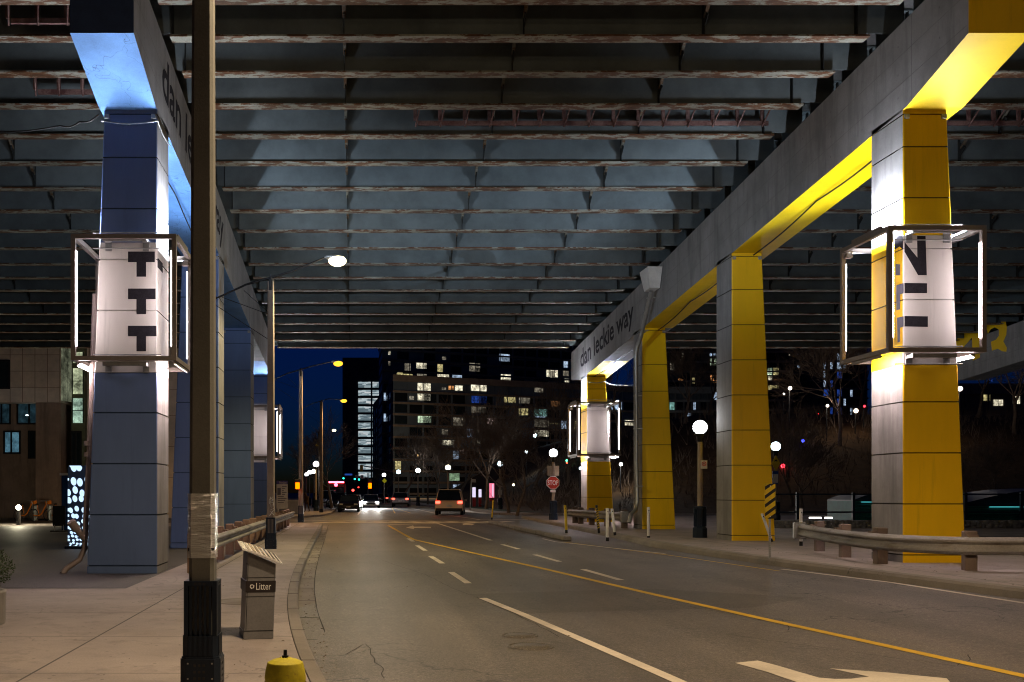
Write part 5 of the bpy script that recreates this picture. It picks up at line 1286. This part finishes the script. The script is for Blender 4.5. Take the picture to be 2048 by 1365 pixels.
# ------------------------------------------------------------------ trees (bare)
def tree_mesh(seed, h, spread=.55, trunk_h=.28, levels=5, r0=None, twigs=True, ups=.35):
    rnd = random.Random(seed); tr, cr = MB(), MB(); r0 = r0 or h*.016
    def grow(p, d, L, r, lv):
        n = 3 if lv > 2 else 4; P = [p]; rs = [r]; q = p.copy(); dd = d.copy()
        for k in range(n):
            dd = (dd + Vector((rnd.gauss(0,.13), rnd.gauss(0,.13), rnd.gauss(.03,.08)))).normalized(); q = q + dd*L/n; P.append(q.copy()); rs.append(max(.009, r*(1-.45*(k+1)/n)))
        (tr if lv == 0 else cr).tube(P, rs, 8 if lv == 0 else (5 if lv < 3 else 3), 0, True, False)
        if lv >= levels: return
        kids = 5 if lv == 0 else rnd.choice((3,4,4,5) if lv < 4 else (3,4))
        for c in range(kids):
            f = 1 if c == 0 else rnd.uniform(.45 if lv else .72, 1); i = f*n; a = int(min(i, n-1)); base = P[a].lerp(P[a+1], i-a)
            az = rnd.uniform(0, 2*math.pi); sp = (.25 if c == 0 else rnd.uniform(.45,1.0))*spread*1.5
            u = dd.orthogonal().normalized(); u.rotate(Matrix.Rotation(az, 3, dd)); nd = (dd*math.cos(sp)+u*math.sin(sp)+Vector((0,0,ups*.3))).normalized()
            grow(base, nd, L*rnd.uniform(.58,.82)*(1.15 if lv == 0 else 1), max(.010, rs[a+1]*rnd.uniform(.5,.72)), lv+1)
    grow(Vector((0,0,-.1)), Vector((0,0,1)), h*trunk_h, r0, 0)
    def fin(mb, nm, m):
        o = mb.build(nm, M[m]); me = o.data; bpy.data.objects.remove(o); return me
    return fin(tr, 'trunk', 'bark'), fin(cr, 'crown', 'twig')
TM = {}
for k, args in {'a':(11,8,.55,.30,5),'b':(23,7,.62,.26,5),'c':(35,9,.45,.3,5),'d':(47,6.5,.6,.32,5)}.items(): TM[k] = tree_mesh(*args)
def tree(kind, x, y, z, s_, rz, label, group=None):
    s_ = s_*(1.3 if y > 75 else 1.1)
    t = thing('bare_tree', label, 'tree', (x,y,z), rz, group); t.scale = (s_,s_,s_)
    for nm, me in zip(('trunk','crown'), TM[kind]):
        o = bpy.data.objects.new(nm, me); C.objects.link(o); o.parent = t
    return t
gt = 'bare winter trees'
TR = [('a',665,1006,96,.95,'bare tree on the left pavement lit in front of the glass tower'),
 ('b',770,995,190,1.1,'bare tree below the shaded end of the apartment block'),
 ('c',806,0,128,.9,'slender bare tree between the two bluish globe lamps'),
 ('d',855,0,116,1.0,'bare tree right of the second bluish globe lamp'),
 ('a',883,0,108,1.0,'bare tree left of the warm globe lamp'),
 ('c',915,0,112,1.05,'bare tree in front of the greenish sign'),
 ('d',972,0,82,1.15,'pale trunked bare tree between the glowing panels and the globe lamp'),
 ('a',1018,0,68,.95,'slim bare tree just right of the octagonal sign back'),
 ('b',1034,0,64,1.0,'brown trunked bare tree on its earth patch left of the stop sign'),
 ('c',1069,0,95,1.0,'bare tree behind the stop sign lamp'),
 ('d',1135,0,90,1.0,'bare tree on the slope left of the far yellow column'),
 ('a',1240,0,100,1.1,'bare tree on the slope between the two farther yellow columns'),
 ('b',1370,0,95,1.2,'bare tree on the slope behind the parking sign lamp'),
 ('a',1415,0,120,1.4,'bare tree on the hilltop left of the second yellow column'),
 ('b',1604,0,62,.92,'wide bare tree behind the fence right of the hazard board'),
 ('c',1586,0,70,.8,'thin bare tree just left of the wide one behind the fence'),
 ('d',1680,0,85,1.3,'bare tree on the slope left of the nearest yellow column'),
 ('c',1720,0,110,1.3,'bare tree on the hilltop behind the nearest yellow light frame'),
 ('b',1955,0,95,1.25,'bare tree on the hilltop beside the white low building'),
 ('a',2030,0,88,1.2,'bare tree at the right end of the hilltop'),
 ('d',1990,0,60,.7,'small bare tree low on the right slope')]
for i, (k, px, _, Y, s_, lab) in enumerate(TR):
    x = (px-VX)*Y/F; z = hz(x, Y) if x > 12 and Y > 60 else (.33 if x > 5 else H)
    tree(k, x, Y, z-.05, s_, i*1.7, lab, gt)
tree('b', -19.2, 44, H, .75, .4, 'bare tree in front of the left building windows', gt)
# clipped dark undergrowth on the hill
ug = MB(); rnd = random.Random(9)
for i in range(2600):
    x = rnd.uniform(13, 95); y = rnd.uniform(70, 108); z = hz(x, y)
    for k in range(3):
        d = Vector((rnd.gauss(0,.4), rnd.gauss(0,.3), rnd.uniform(.5,1.5))); ug.add([Vector((x,y,z)), Vector((x+.04,y,z)), Vector((x,y,z))+d], [(0,1,2)])
tag(ug.build('undergrowth', M['twig']), 'dark dry undergrowth covering the slope on the right', 'undergrowth', kind='stuff')
# ------------------------------------------------------------------ little far lights
def small_lamp(px, py, Y, col, st, label, r=.14, pole=True, power=0):
    c_ = PX(px, py, Y); t = thing('distant_lamp', label, 'lamp', (c_.x, Y, c_.z), 0, 'small distant lights')
    MB().ball(c_, r, 8).build('lamp', emit('small_lamp', col, st), t)
    if pole:
        zb = hz(c_.x, Y) if c_.x > 12 and 66 < Y < 200 else .2
        if power: point(t, (c_.x, Y-.4, c_.z), col, power, .3)  # point light added at some far lamps to lift the hill and buildings
        MB().cyl((c_.x,Y+.15,min(zb, c_.z-.5)),(c_.x,Y+.15,c_.z),.04,n=6).build('pole', M['black'], t)
for a in ((706,981,88,(1,.05,.04),6,'red beacon glowing above the parked cars',.11),(672,970,126,(1,.06,.1),10,'red light on the near corner of the fire truck',.22),(1376,925,85,(.25,.25,1),30,'bright blue violet light left of the parking sign lamp',.13),(1606,882,85,(.06,.08,1),12,'deep blue light in the wide bare tree',.13),
  (1566,932,80,(1,.03,.05),10,'red light low beside the diamond sign',.16),(1637,832,110,(1,.03,.05),10,'brightest red light high on the slope',.2),(1598,832,110,(1,.03,.05),7,'small red light left of the brightest one',.12),(1553,848,110,(1,.03,.05),6,'red light just right of the second yellow column',.1),
  (1580,777,78,(1,.86,.72),16,'white lamp high above the slope right of the second yellow column',.13),(1568,788,140,(1,.95,.8),5,'faint warm lamp below the high white lamp',.15),(1729,813,90,(1,.03,.05),5,'tiny red light left of the nearest yellow column',.1),
  (1070,872,205,(.7,.92,1),16,'white blue lamp above the stop sign to its left',.4),(1053,904,110,(.8,.92,1),10,'white lamp on a curved pole left of the stop sign globe',.17),(1027,970,90,(1,.85,.5),8,'warm lamp low left of the stop sign',.1),(1050,964,110,(1,.9,.8),5,'faint lamp beside the stop sign at its height',.1),(1051,946,120,(.7,.9,1),6,'pale lamp left of the sign backs',.14),
  (1134,922,100,(.1,1,.4),9,'green light left of the far yellow column',.13),(1134.5,925.5,100,(1,.1,.05),7,'red light directly under the green one',.1),(1124,912,120,(1,.6,.1),4,'tiny amber light above the green one',.1),(1242,929,80,(1,.97,.9),16,'white lamp between the two farther yellow columns',.13),(1161,937,70,(.6,.8,1),5,'pale blue lamp at the edge of the far yellow column',.1),
  (836,911,228,(1,.6,.25),10,'amber lamp above the bluish globe lamps',.2),(1640,838,110,(1,.3,.2),4,'faint red light beneath the brightest red one',.1),(740,963,120,(1,.9,.85),9,'white lamp above the glowing orange hand',.22),(1655,812,86,(1,.85,.7),3,'dim white lamp above the brightest red light',.13),(1712,822,88,(1,.8,.6),3,'dim bluish lamp in the trees left of the nearest yellow column',.2),(1920,778,84,(1,.85,.7),4,'dim white lamp at the edge of the nearest yellow column',.2)):
    small_lamp(*a[:6], r=a[6]*1.1, power={836:3200, 1070:7500, 1580:200, 1655:100, 1920:120, 1712:70, 1242:250, 1053:150}.get(a[0], 0))
# ------------------------------------------------------------------ buildings
M['bwall'] = concrete('tower_concrete', (.20,.19,.18)); M['slate'] = paint('slate_panel', (.22,.31,.42), .35, dirt=.5, scale=.12); M['bband'] = concrete('tower_band', (.42,.37,.32), streaks=False)
M['bglass'] = paint('tower_glass', (.02,.026,.034), .15); M['bglass2'] = paint('tower_glass_blue', (.03,.05,.07), .2)
WARM = {'w':emit('room_white',(.95,.86,.62),1.5,False,True),'y':emit('room_yellow',(.85,.72,.32),.9,False,True),'d':emit('room_dim',(.55,.48,.36),.55,False,True),'b':emit('room_blue',(.03,.10,.55),.55,False,True),
        'o':emit('room_orange',(1,.42,.14),1.0,False,True),'t':emit('room_teal',(.35,.75,.65),.7,False,True),'c':emit('room_cool',(.55,.72,.95),1.0,False,True),'p':emit('room_pink',(1,.7,.62),1.2,False,True),'g':emit('room_green_white',(.72,.92,.62),1.3,False,True)}
def facade(name, label, O, ang, Wd, Dp, Ht, fh, bay, lit_px, seed=1, vdir=None, zoff=0, band='bband', wall='bwall', zoom=None, glass='bglass', rnd_lit=0, cols='wwydc', maxdark=60, z0=0, group=None):
    """a block whose front runs from O along angle ang; windows on the front are individual parts"""
    t = thing(name, label, 'building', (O[0], O[1], z0)); u = Vector((math.cos(ang), math.sin(ang), 0)); nv = Vector((-u.y, u.x, 0)); v = Vector(vdir).normalized() if vdir else nv; O = Vector((O[0], O[1], z0))
    def pt(a, b, c): return O + u*a + v*b + Vector((0,0,c))
    def bx_(mb, a0,a1,b0,b1,c0,c1,m=0): 
        vs = [pt(a,b,c) for c in (c0,c1) for (a,b) in ((a0,b0),(a1,b0),(a1,b1),(a0,b1))]; mb.add(vs, [(0,3,2,1),(4,5,6,7),(0,1,5,4),(1,2,6,5),(2,3,7,6),(3,0,4,7)], m)
    mb = MB(); bx_(mb, 0,Wd,0,Dp,0,Ht); mb.build('wall', M[wall], t)
    mb = MB()
    nf = int(Ht/fh)
    for k in range(nf+1):
        bx_(mb, -.25,Wd+.25,-.35,Dp+.1,k*fh+zoff if k < nf else Ht-1.1,k*fh+zoff+.5 if k < nf else Ht+.5)
    nb_ = int(Wd/bay)
    mb.build('floor_bands', M[band], t); mb = MB()
    for i in range(nb_+1): bx_(mb, i*bay-.14, i*bay+.14, -.25, .0, 0, Ht)
    mb.build('piers', M[wall], t)
    rnd = random.Random(seed); used = set(); darks = []
    def win(a0,a1,c0,c1,mat,nm='window', part=None):
        w = MB(); w.add([pt(a0,-.06,c0),pt(a1,-.06,c0),pt(a1,-.06,c1),pt(a0,-.06,c1)], [(0,1,2,3)], 0)
        nmull = max(2, int((a1-a0)/.9))
        for q in range(nmull+1):
            a = a0+(a1-a0)*q/nmull; bx_(w, a-.03,a+.03,-.08,-.061,c0,c1,1)
        bx_(w, a0,a1,-.08,-.062,c0+(c1-c0)*.35,c0+(c1-c0)*.35+.03,1)
        return w.build(nm, [mat, M['black']], t)
    for q in lit_px:
        x0,y0,x1,y1,cc = q
        def hit(px, py):
            d = Vector(((px-VX)/F, 1, (HY-py)/F)); c = Vector((0,0,CAMH)); s_ = (O-c).dot(nv)/d.dot(nv); p_ = c+d*s_ - O; return p_.dot(u), p_.z
        a0, c1 = hit(x0,y0); a1, c0 = hit(x1,y1)
        c1 = c0 + abs(c1-c0)
        if c1 > Ht + 6 or a1 < -1 or a0 > Wd+1: continue
        win(a0,a1,c0,c1,WARM[cc]); used.add((int((c0+.8-zoff)/fh), int(a0/bay)))
    nd = 0; rest = MB()
    for k in range(nf-2, -1, -1):
        for i in range(nb_):
            if (k,i) in used: continue
            r_ = rnd.random()
            a0, a1 = i*bay+.35, (i+1)*bay-.35; sub = rnd.choice((1,2))
            if r_ < rnd_lit: win(a0, a0+(a1-a0)*rnd.choice((.5,1)), k*fh+.65+zoff, (k+1)*fh-.12+zoff, WARM[rnd.choice(cols)]); continue
            if r_ > .88: continue
            gm = M['bglass2'] if rnd.random() < .4 else M[glass]
            if nd < maxdark: win(a0,a1,k*fh+.7+zoff,(k+1)*fh-.1+zoff,gm); nd += 1
            else: rest.add([pt(a0,-.06,k*fh+.8),pt(a1,-.06,k*fh+.8),pt(a1,-.06,(k+1)*fh-.1),pt(a0,-.06,(k+1)*fh-.1)], [(0,1,2,3)])
    if rest.v: rest.build('more_windows', M[glass], t, kind='stuff')
    return t, pt, bx_
Z5 = lambda l_: [(680+a/4.452, 690+b/4.452, 680+c/4.452, 690+d/4.452, k) for a,b,c,d,k in l_]
ang = math.atan2(20, 48.4)
low = Z5([(690,340,808,410,'w'),(690,435,808,498,'w'),(692,632,812,696,'g'),(905,380,945,402,'d'),(965,365,1012,402,'o'),(1022,362,1092,410,'w'),(1165,348,1305,415,'w'),(1170,455,1308,522,'b'),(1460,458,1566,516,'y'),(1592,470,1692,525,'d'),(1725,370,1810,425,'d'),(1880,500,1965,550,'o'),(1170,545,1300,608,'d'),(1590,565,1676,630,'y'),(1725,560,1850,638,'t'),(1312,648,1405,712,'p'),(1725,655,1858,735,'d'),(1725,752,1858,818,'w'),(1195,752,1300,772,'d'),(905,755,960,800,'d'),(1865,700,1965,708,'y'),(910,850,1010,895,'w'),(1175,845,1300,880,'d'),(1030,930,1140,950,'p'),(2535,670,2620,720,'w'),(615,455,660,490,'d')])
t, pt, bx_ = facade('apartment_block', 'wide dark apartment block with scattered lit windows at the end of the road', (9.9,250), ang, 78, 12, 30.6, 2.85, 4.1, low, 4, vdir=(-.05,1,0), zoff=1.05, wall='slate', maxdark=70, rnd_lit=.07, cols='wdydc')
up = Z5([(680,150,772,215,'w'),(575,165,630,235,'d'),(500,255,648,278,'y'),(685,258,772,282,'d'),(865,250,975,292,'w'),(1000,258,1088,300,'c'),(1150,160,1248,240,'d'),(1425,262,1520,318,'w'),(908,105,945,135,'d'),(1838,220,1940,290,'w'),(1990,140,2030,205,'c'),(1985,220,2038,280,'d'),(1420,80,1510,150,'c'),(430,60,450,90,'w'),(430,145,448,185,'d'),(2000,300,2040,335,'w')])
facade('apartment_tower', 'taller dark apartment tower set back above the wide block', (7.75, 272), ang, 70, 22, 56, 2.85, 4.1, up, 8, vdir=(-.02,1,0), zoff=.4, wall='slate', maxdark=60, rnd_lit=.09, cols='wddcy')
# narrow side wing of the wide block seen in shade
mb = MB(); t = thing('apartment_wing', 'shaded end wing of the wide block, receding beside the glass tower', 'building', (6.2,323,0))
P = [(9.6,251),(9.6,330),(6.1,328)]
mb.prism([(9.7,251.5),(9.7,330),(6.1,325),], lambda x,y:(x,y,0), lambda x,y:(x,y,30.2)); mb.build('wall', M['bwall'], t)
for k in range(9):
    z = 3+2.85*k; mb = MB()
    for i in range(7):
        q0 = Vector((9.62,252,0)).lerp(Vector((6.1,325,0)), .05+i*.13); q1 = Vector((9.62,252,0)).lerp(Vector((6.1,325,0)), .05+i*.13+.07)
        mb.add([(q0.x-.1,q0.y,z),(q1.x-.1,q1.y,z),(q1.x-.1,q1.y,z+1.6),(q0.x-.1,q0.y,z+1.6)], [(0,1,2,3)])
    mb.build('window_row', M['bglass2'], t)
# glass tower with lit floors
t = thing('glass_tower', 'narrow glass tower with bright white floors at the end of the road', 'building', (4,400,0))
MB().box(-4.6,12.6,400.3,425,0,55.6).build('wall', M['bwall'], t)
M['office'] = emit('office_light',(.62,.80,.88),.62,False,True)
def office_mat():
    m, n, l, p = newmat('office_floor'); n.remove(p); e = n.new('ShaderNodeEmission')
    tc = n.new('ShaderNodeTexCoord'); mp = n.new('ShaderNodeMapping'); mp.inputs['Scale'].default_value = (.35,1,2.2); l.new(tc.outputs['Object'], mp.inputs[0])
    v = n.new('ShaderNodeTexVoronoi'); v.distance = 'CHEBYCHEV'; v.inputs['Scale'].default_value = 1.0; l.new(mp.outputs[0], v.inputs['Vector'])
    c = RAMP(n, l, v.outputs['Color'], [(0, (.10,.15,.18)), (.5, (.22,.30,.34)), (.62, (.55,.70,.76)), (1, (1.0,1.0,1.0))]); l.new(c, e.inputs[0]); e.inputs[1].default_value = .62
    l.new(e.outputs[0], n['Material Output'].inputs[0]); m.cycles.emission_sampling = 'NONE'; return m
om = office_mat()
for k in range(12):
    z1 = CAMH+(HY-(764+k*16.4))*400/F
    for x0, x1 in ((1.7,6.7),(7.4,12.4)):
        if k*16.4+764 > 950: continue
        MB().box(x0,x1,400.1,400.28,z1-2.35,z1).build('lit_floor', om, t)
    MB().box(1.2,12.7,399.9,400.09,z1-3.2,z1-2.36).build('floor_band', M['bwall'], t)
MB().box(6.75,7.35,399.8,400.09,0,55).build('pier', M['bwall'], t)
# right-hand towers
def Z4(l_): return [(1320+a/4.55, 690+b/4.55, 1320+c/4.55, 690+d/4.55, k) for a,b,c,d,k in l_]
facade('apartment_tower', 'dark glass tower between the third and second yellow columns', ((1338-VX)*300/F,300), R(6), 17, 20, 62, 2.9, 3.4,
  Z4([(185,80,215,110,'w'),(450,80,525,105,'c'),(455,125,515,190,'g'),(455,275,535,345,'o'),(165,308,215,325,'o'),(290,300,318,355,'y'),(455,400,480,415,'w'),(460,445,485,485,'w'),(200,415,250,470,'y'),(255,400,290,445,'c')]), 15, cols='ccdt', rnd_lit=.02, maxdark=50)
facade('apartment_tower', 'lower dark glass block with many small bluish windows behind the slope', ((1336-VX)*240/F,240), R(0), 10.6, 20, 26.5, 2.6, 1.9, [], 21, cols='ccdt', rnd_lit=.32, maxdark=30)
facade('apartment_tower', 'dark tower with yellow lit windows right of the second yellow column', ((1530-VX)*300/F,300), R(0), 8, 20, 62, 2.9, 3.8,
  Z4([(975,210,1020,275,'g'),(1030,210,1080,275,'y'),(985,285,1020,335,'w'),(1035,318,1110,335,'o'),(985,370,1015,410,'y'),(1020,370,1080,395,'y'),(1170,85,1190,98,'w')]), 31, cols='ydw', maxdark=20)
facade('apartment_tower', 'dark tower with three bluish windows near the top of the gap', ((1572-VX)*330/F,330), R(0), 8.5, 20, 52, 2.9, 2.1,
  Z4([(1248,88,1268,108,'c'),(1280,88,1296,108,'c'),(1248,175,1272,208,'c'),(1280,175,1304,212,'c'),(1308,175,1332,212,'c')]), 33, maxdark=20)
facade('apartment_tower', 'far tower of slanting bluish balconies beside the nearest yellow column', ((1645-VX)*320/F,320), R(14), 17, 20, 50, 2.9, 2.5, [], 35, cols='cccb', rnd_lit=.45, maxdark=20)
facade('terrace_building', 'low pale building on the hilltop right of the nearest yellow column', ((1885-VX)*150/F,150), R(0), 30, 14, 17.5, 3.2, 3.4, 
  [(1975,752,1985,764,'b'),(1967,772,1974,780,'c'),(1998,770,2006,784,'c'),(1966,790,1980,802,'y'),(2026,793,2040,808,'w'),(1986,800,2006,812,'w'),(1990,718,2000,726,'b'),(1920,855,1940,864,'w'),(1955,852,1975,862,'w')], 41, cols='dcy', rnd_lit=.06, maxdark=30, band='conc')
# left building with tiled upper storeys
Y0 = 60
t = thing('tiled_building', 'pale tiled building with a glazed stair and dark ground floor on the left', 'building', (-16,Y0,H))
M['tile'] = concrete('cream_tile', (.80,.65,.51), streaks=False); M['brownwall'] = concrete('brown_render', (.38,.26,.19), streaks=True)
def LB(px0,px1,py0,py1,dy0,dy1,mat,nm):
    a_, b_ = PX(px0,py1,Y0), PX(px1,py0,Y0); o = MB().box(a_.x,b_.x,Y0+dy0,Y0+dy1,max(a_.z,H),b_.z).build(nm, mat, t); return o
a_ = PX(0,0,Y0)
MB().box(-45,-17.6,Y0,Y0+12,7.1,16).build('upper_wall', M['tile'], t)
MB().box(-45,-18.8,Y0+1.2,Y0+12,H,7.098).build('lower_wall', M['brownwall'], t)
MB().box(-18.95,-15.4,Y0-.4,Y0+12,H,7.098).build('pilaster', M['brownwall'], t) if False else MB().box(-19.1,-17.6,Y0-.0,Y0+1.19,H,7.09).build('pilaster', M['brownwall'], t)
MB().box(-17.3,-10.5,Y0+1.6,Y0+12,H,16).build('stair_wall', M['tile'], t)
mb = MB()
for i in range(12): x = -17.65-i*.745*1.0; mb.box(x-.018,x+.018,Y0-.012,Y0-.001,7.1,16)
for z in (8.95, 9.93, 7.98, 10.9, 12.3): mb.box(-45,-17.6,Y0-.013,Y0-.002,z,z+.03)
for i in range(8): x = -16.9+i*.62; mb.box(x-.015,x+.015,Y0+1.588,Y0+1.598,H,16)
for z in (2.6,4.5,6.4,8.0,10.0): mb.box(-17.0,-10.5,Y0+1.586,Y0+1.597,z,z+.03)
mb.build('panel_joints', M['brownwall'], t)
stair = emit('stairwell_light',(.72,.80,.50),.9,False,True); stair2 = emit('stairwell_green',(.55,.80,.62),1.0,False,True)
for py0, py1, mt in ((700,722,stair),(733,785,stair),(794,844,stair2)):
    o = LB(135.5,157.5,py0,py1,1.0,1.02,mt,'stair_window'); a_, b_ = PX(135.5,py1,Y0), PX(157.5,py0,Y0)
    f = MB()
    for q in (0,.0,1): f.box(a_.x+(b_.x-a_.x)*q-.03,a_.x+(b_.x-a_.x)*q+.03,Y0+.96,Y0+.995,a_.z,b_.z)
    f.box(a_.x,b_.x,Y0+.96,Y0+.994,(a_.z+b_.z)/2-.02,(a_.z+b_.z)/2+.02); f.build('frame', M['black'], o)
MB().box(PX(133,0,Y0).x,PX(160,0,Y0).x,Y0+1.03,Y0+1.59,H,12.5).build('stair_bay', paint('bay_green',(.16,.17,.10),.6), t)
st = MB(); 
st.add([(-17.58,Y0+.02,7.2),(-17.22,Y0+1.0,7.2),(-17.22,Y0+1.0,12.5),(-17.58,Y0+.02,12.5)], [(0,1,2,3)]); st.build('side_glazing', emit('side_glazing',(.35,.38,.25),.5,False,True), t)
st = MB()
for q in (.3,.65): st.box(-17.6+.35*q-.015,-17.6+.35*q+.015,Y0+.98*q-.03,Y0+.98*q+.02,7.2,12.5)
for z in (8.0,8.9,9.9): st.add([(-17.6,Y0-.01,z),(-17.25,Y0+.97,z),(-17.25,Y0+.97,z+.05),(-17.6,Y0-.01,z+.05)], [(0,1,2,3)])
st.build('mullion', M['black'], t)
dk1 = paint('lobby_glass',(.02,.03,.035),.1); lob = emit('lobby_glow',(.05,.12,.16),.35,False,True)
for px0,px1,py0,py1,mt in ((22,75,797,845,lob),(-25,7,797,845,lob),(-5,27,861,905,emit('blue_room',(.12,.28,.38),.6,False,True)),(45,75,861,915,dk1),(134,153,862,930,dk1),(-40,19,722,777,dk1)):
    dy = -.03 if py1 < 790 else 1.17
    if px0 == 134: dy = .99
    o = LB(px0,px1,py0,py1,dy-.0,dy+.02,mt,'window'); a_, b_ = PX(px0,py1,Y0), PX(px1,py0,Y0); f = MB()
    for q in (0,.45,1): f.box(a_.x+(b_.x-a_.x)*q-.05,a_.x+(b_.x-a_.x)*q+.05,Y0+dy-.05,Y0+dy-.005,a_.z,b_.z)
    for z in (a_.z,b_.z): f.box(a_.x-.05,b_.x+.05,Y0+dy-.052,Y0+dy-.004,z-.05,z+.05)
    f.build('frame', M['black'], o)
for px, py in ((42,828),(64,831)):
    a_ = PX(px,py,Y0); MB().ball((a_.x,Y0+1.1,a_.z),.07,8,0,.6,1.4).build('window_lamp', emit('lobby_lamp',(.8,.95,1),4), t)

# ------------------------------------------------------------------ leaf litter and small debris
rnd = random.Random(21); lf = MB()
for i in range(520):
    y = rnd.uniform(6, 45); x = interp(sm, y) - rnd.uniform(.0, .26); z = .02
    k = rnd.random()
    if k < .12: x = interp(sm, y) + rnd.uniform(0, 6); z = gz(x)+.006
    elif k < .3: x = interp(sm, y) - rnd.uniform(.45, 2.2); z = H+.003
    elif k < .42: y = rnd.uniform(12, 26); x = interp(AP, y) + rnd.uniform(.3, 1.5); z = ZR+.004
    s_ = rnd.uniform(.008, .024); an = rnd.uniform(0, 6.28); u = Vector((math.cos(an), math.sin(an), 0))*s_; v = Vector((-u.y, u.x, 0))*rnd.uniform(.3, .9); c_ = Vector((x, y, z))
    lf.add([c_-u, c_-v+Vector((0,0,.004)), c_+u, c_+v+Vector((0,0,.006))], [(0,1,2,3)])
tag(lf.build('fallen_leaves', paint('dry_leaf', (.14,.085,.04), .9, dirt=.5, scale=20)), 'scattered dry leaves in the gutter and on the road edge', 'leaves', kind='stuff')
for cols_, sgn in ((cols_l, -1), (cols_r, 1)):
    for ci, cc in enumerate(cols_[:3]):
        y0 = COLY[ci]; zt = KS - SL*y0 - .12; w = 1.02 if sgn < 0 else .84; xi = XL if sgn < 0 else XRI
        for x in (xi+sgn*.06, xi+sgn*(w-.06)):
            MB().bbox(x-.05, x+.05, y0-.035, y0-.001, zt-.06, zt+.03, .008).build('clamp', M['steel'], cc)
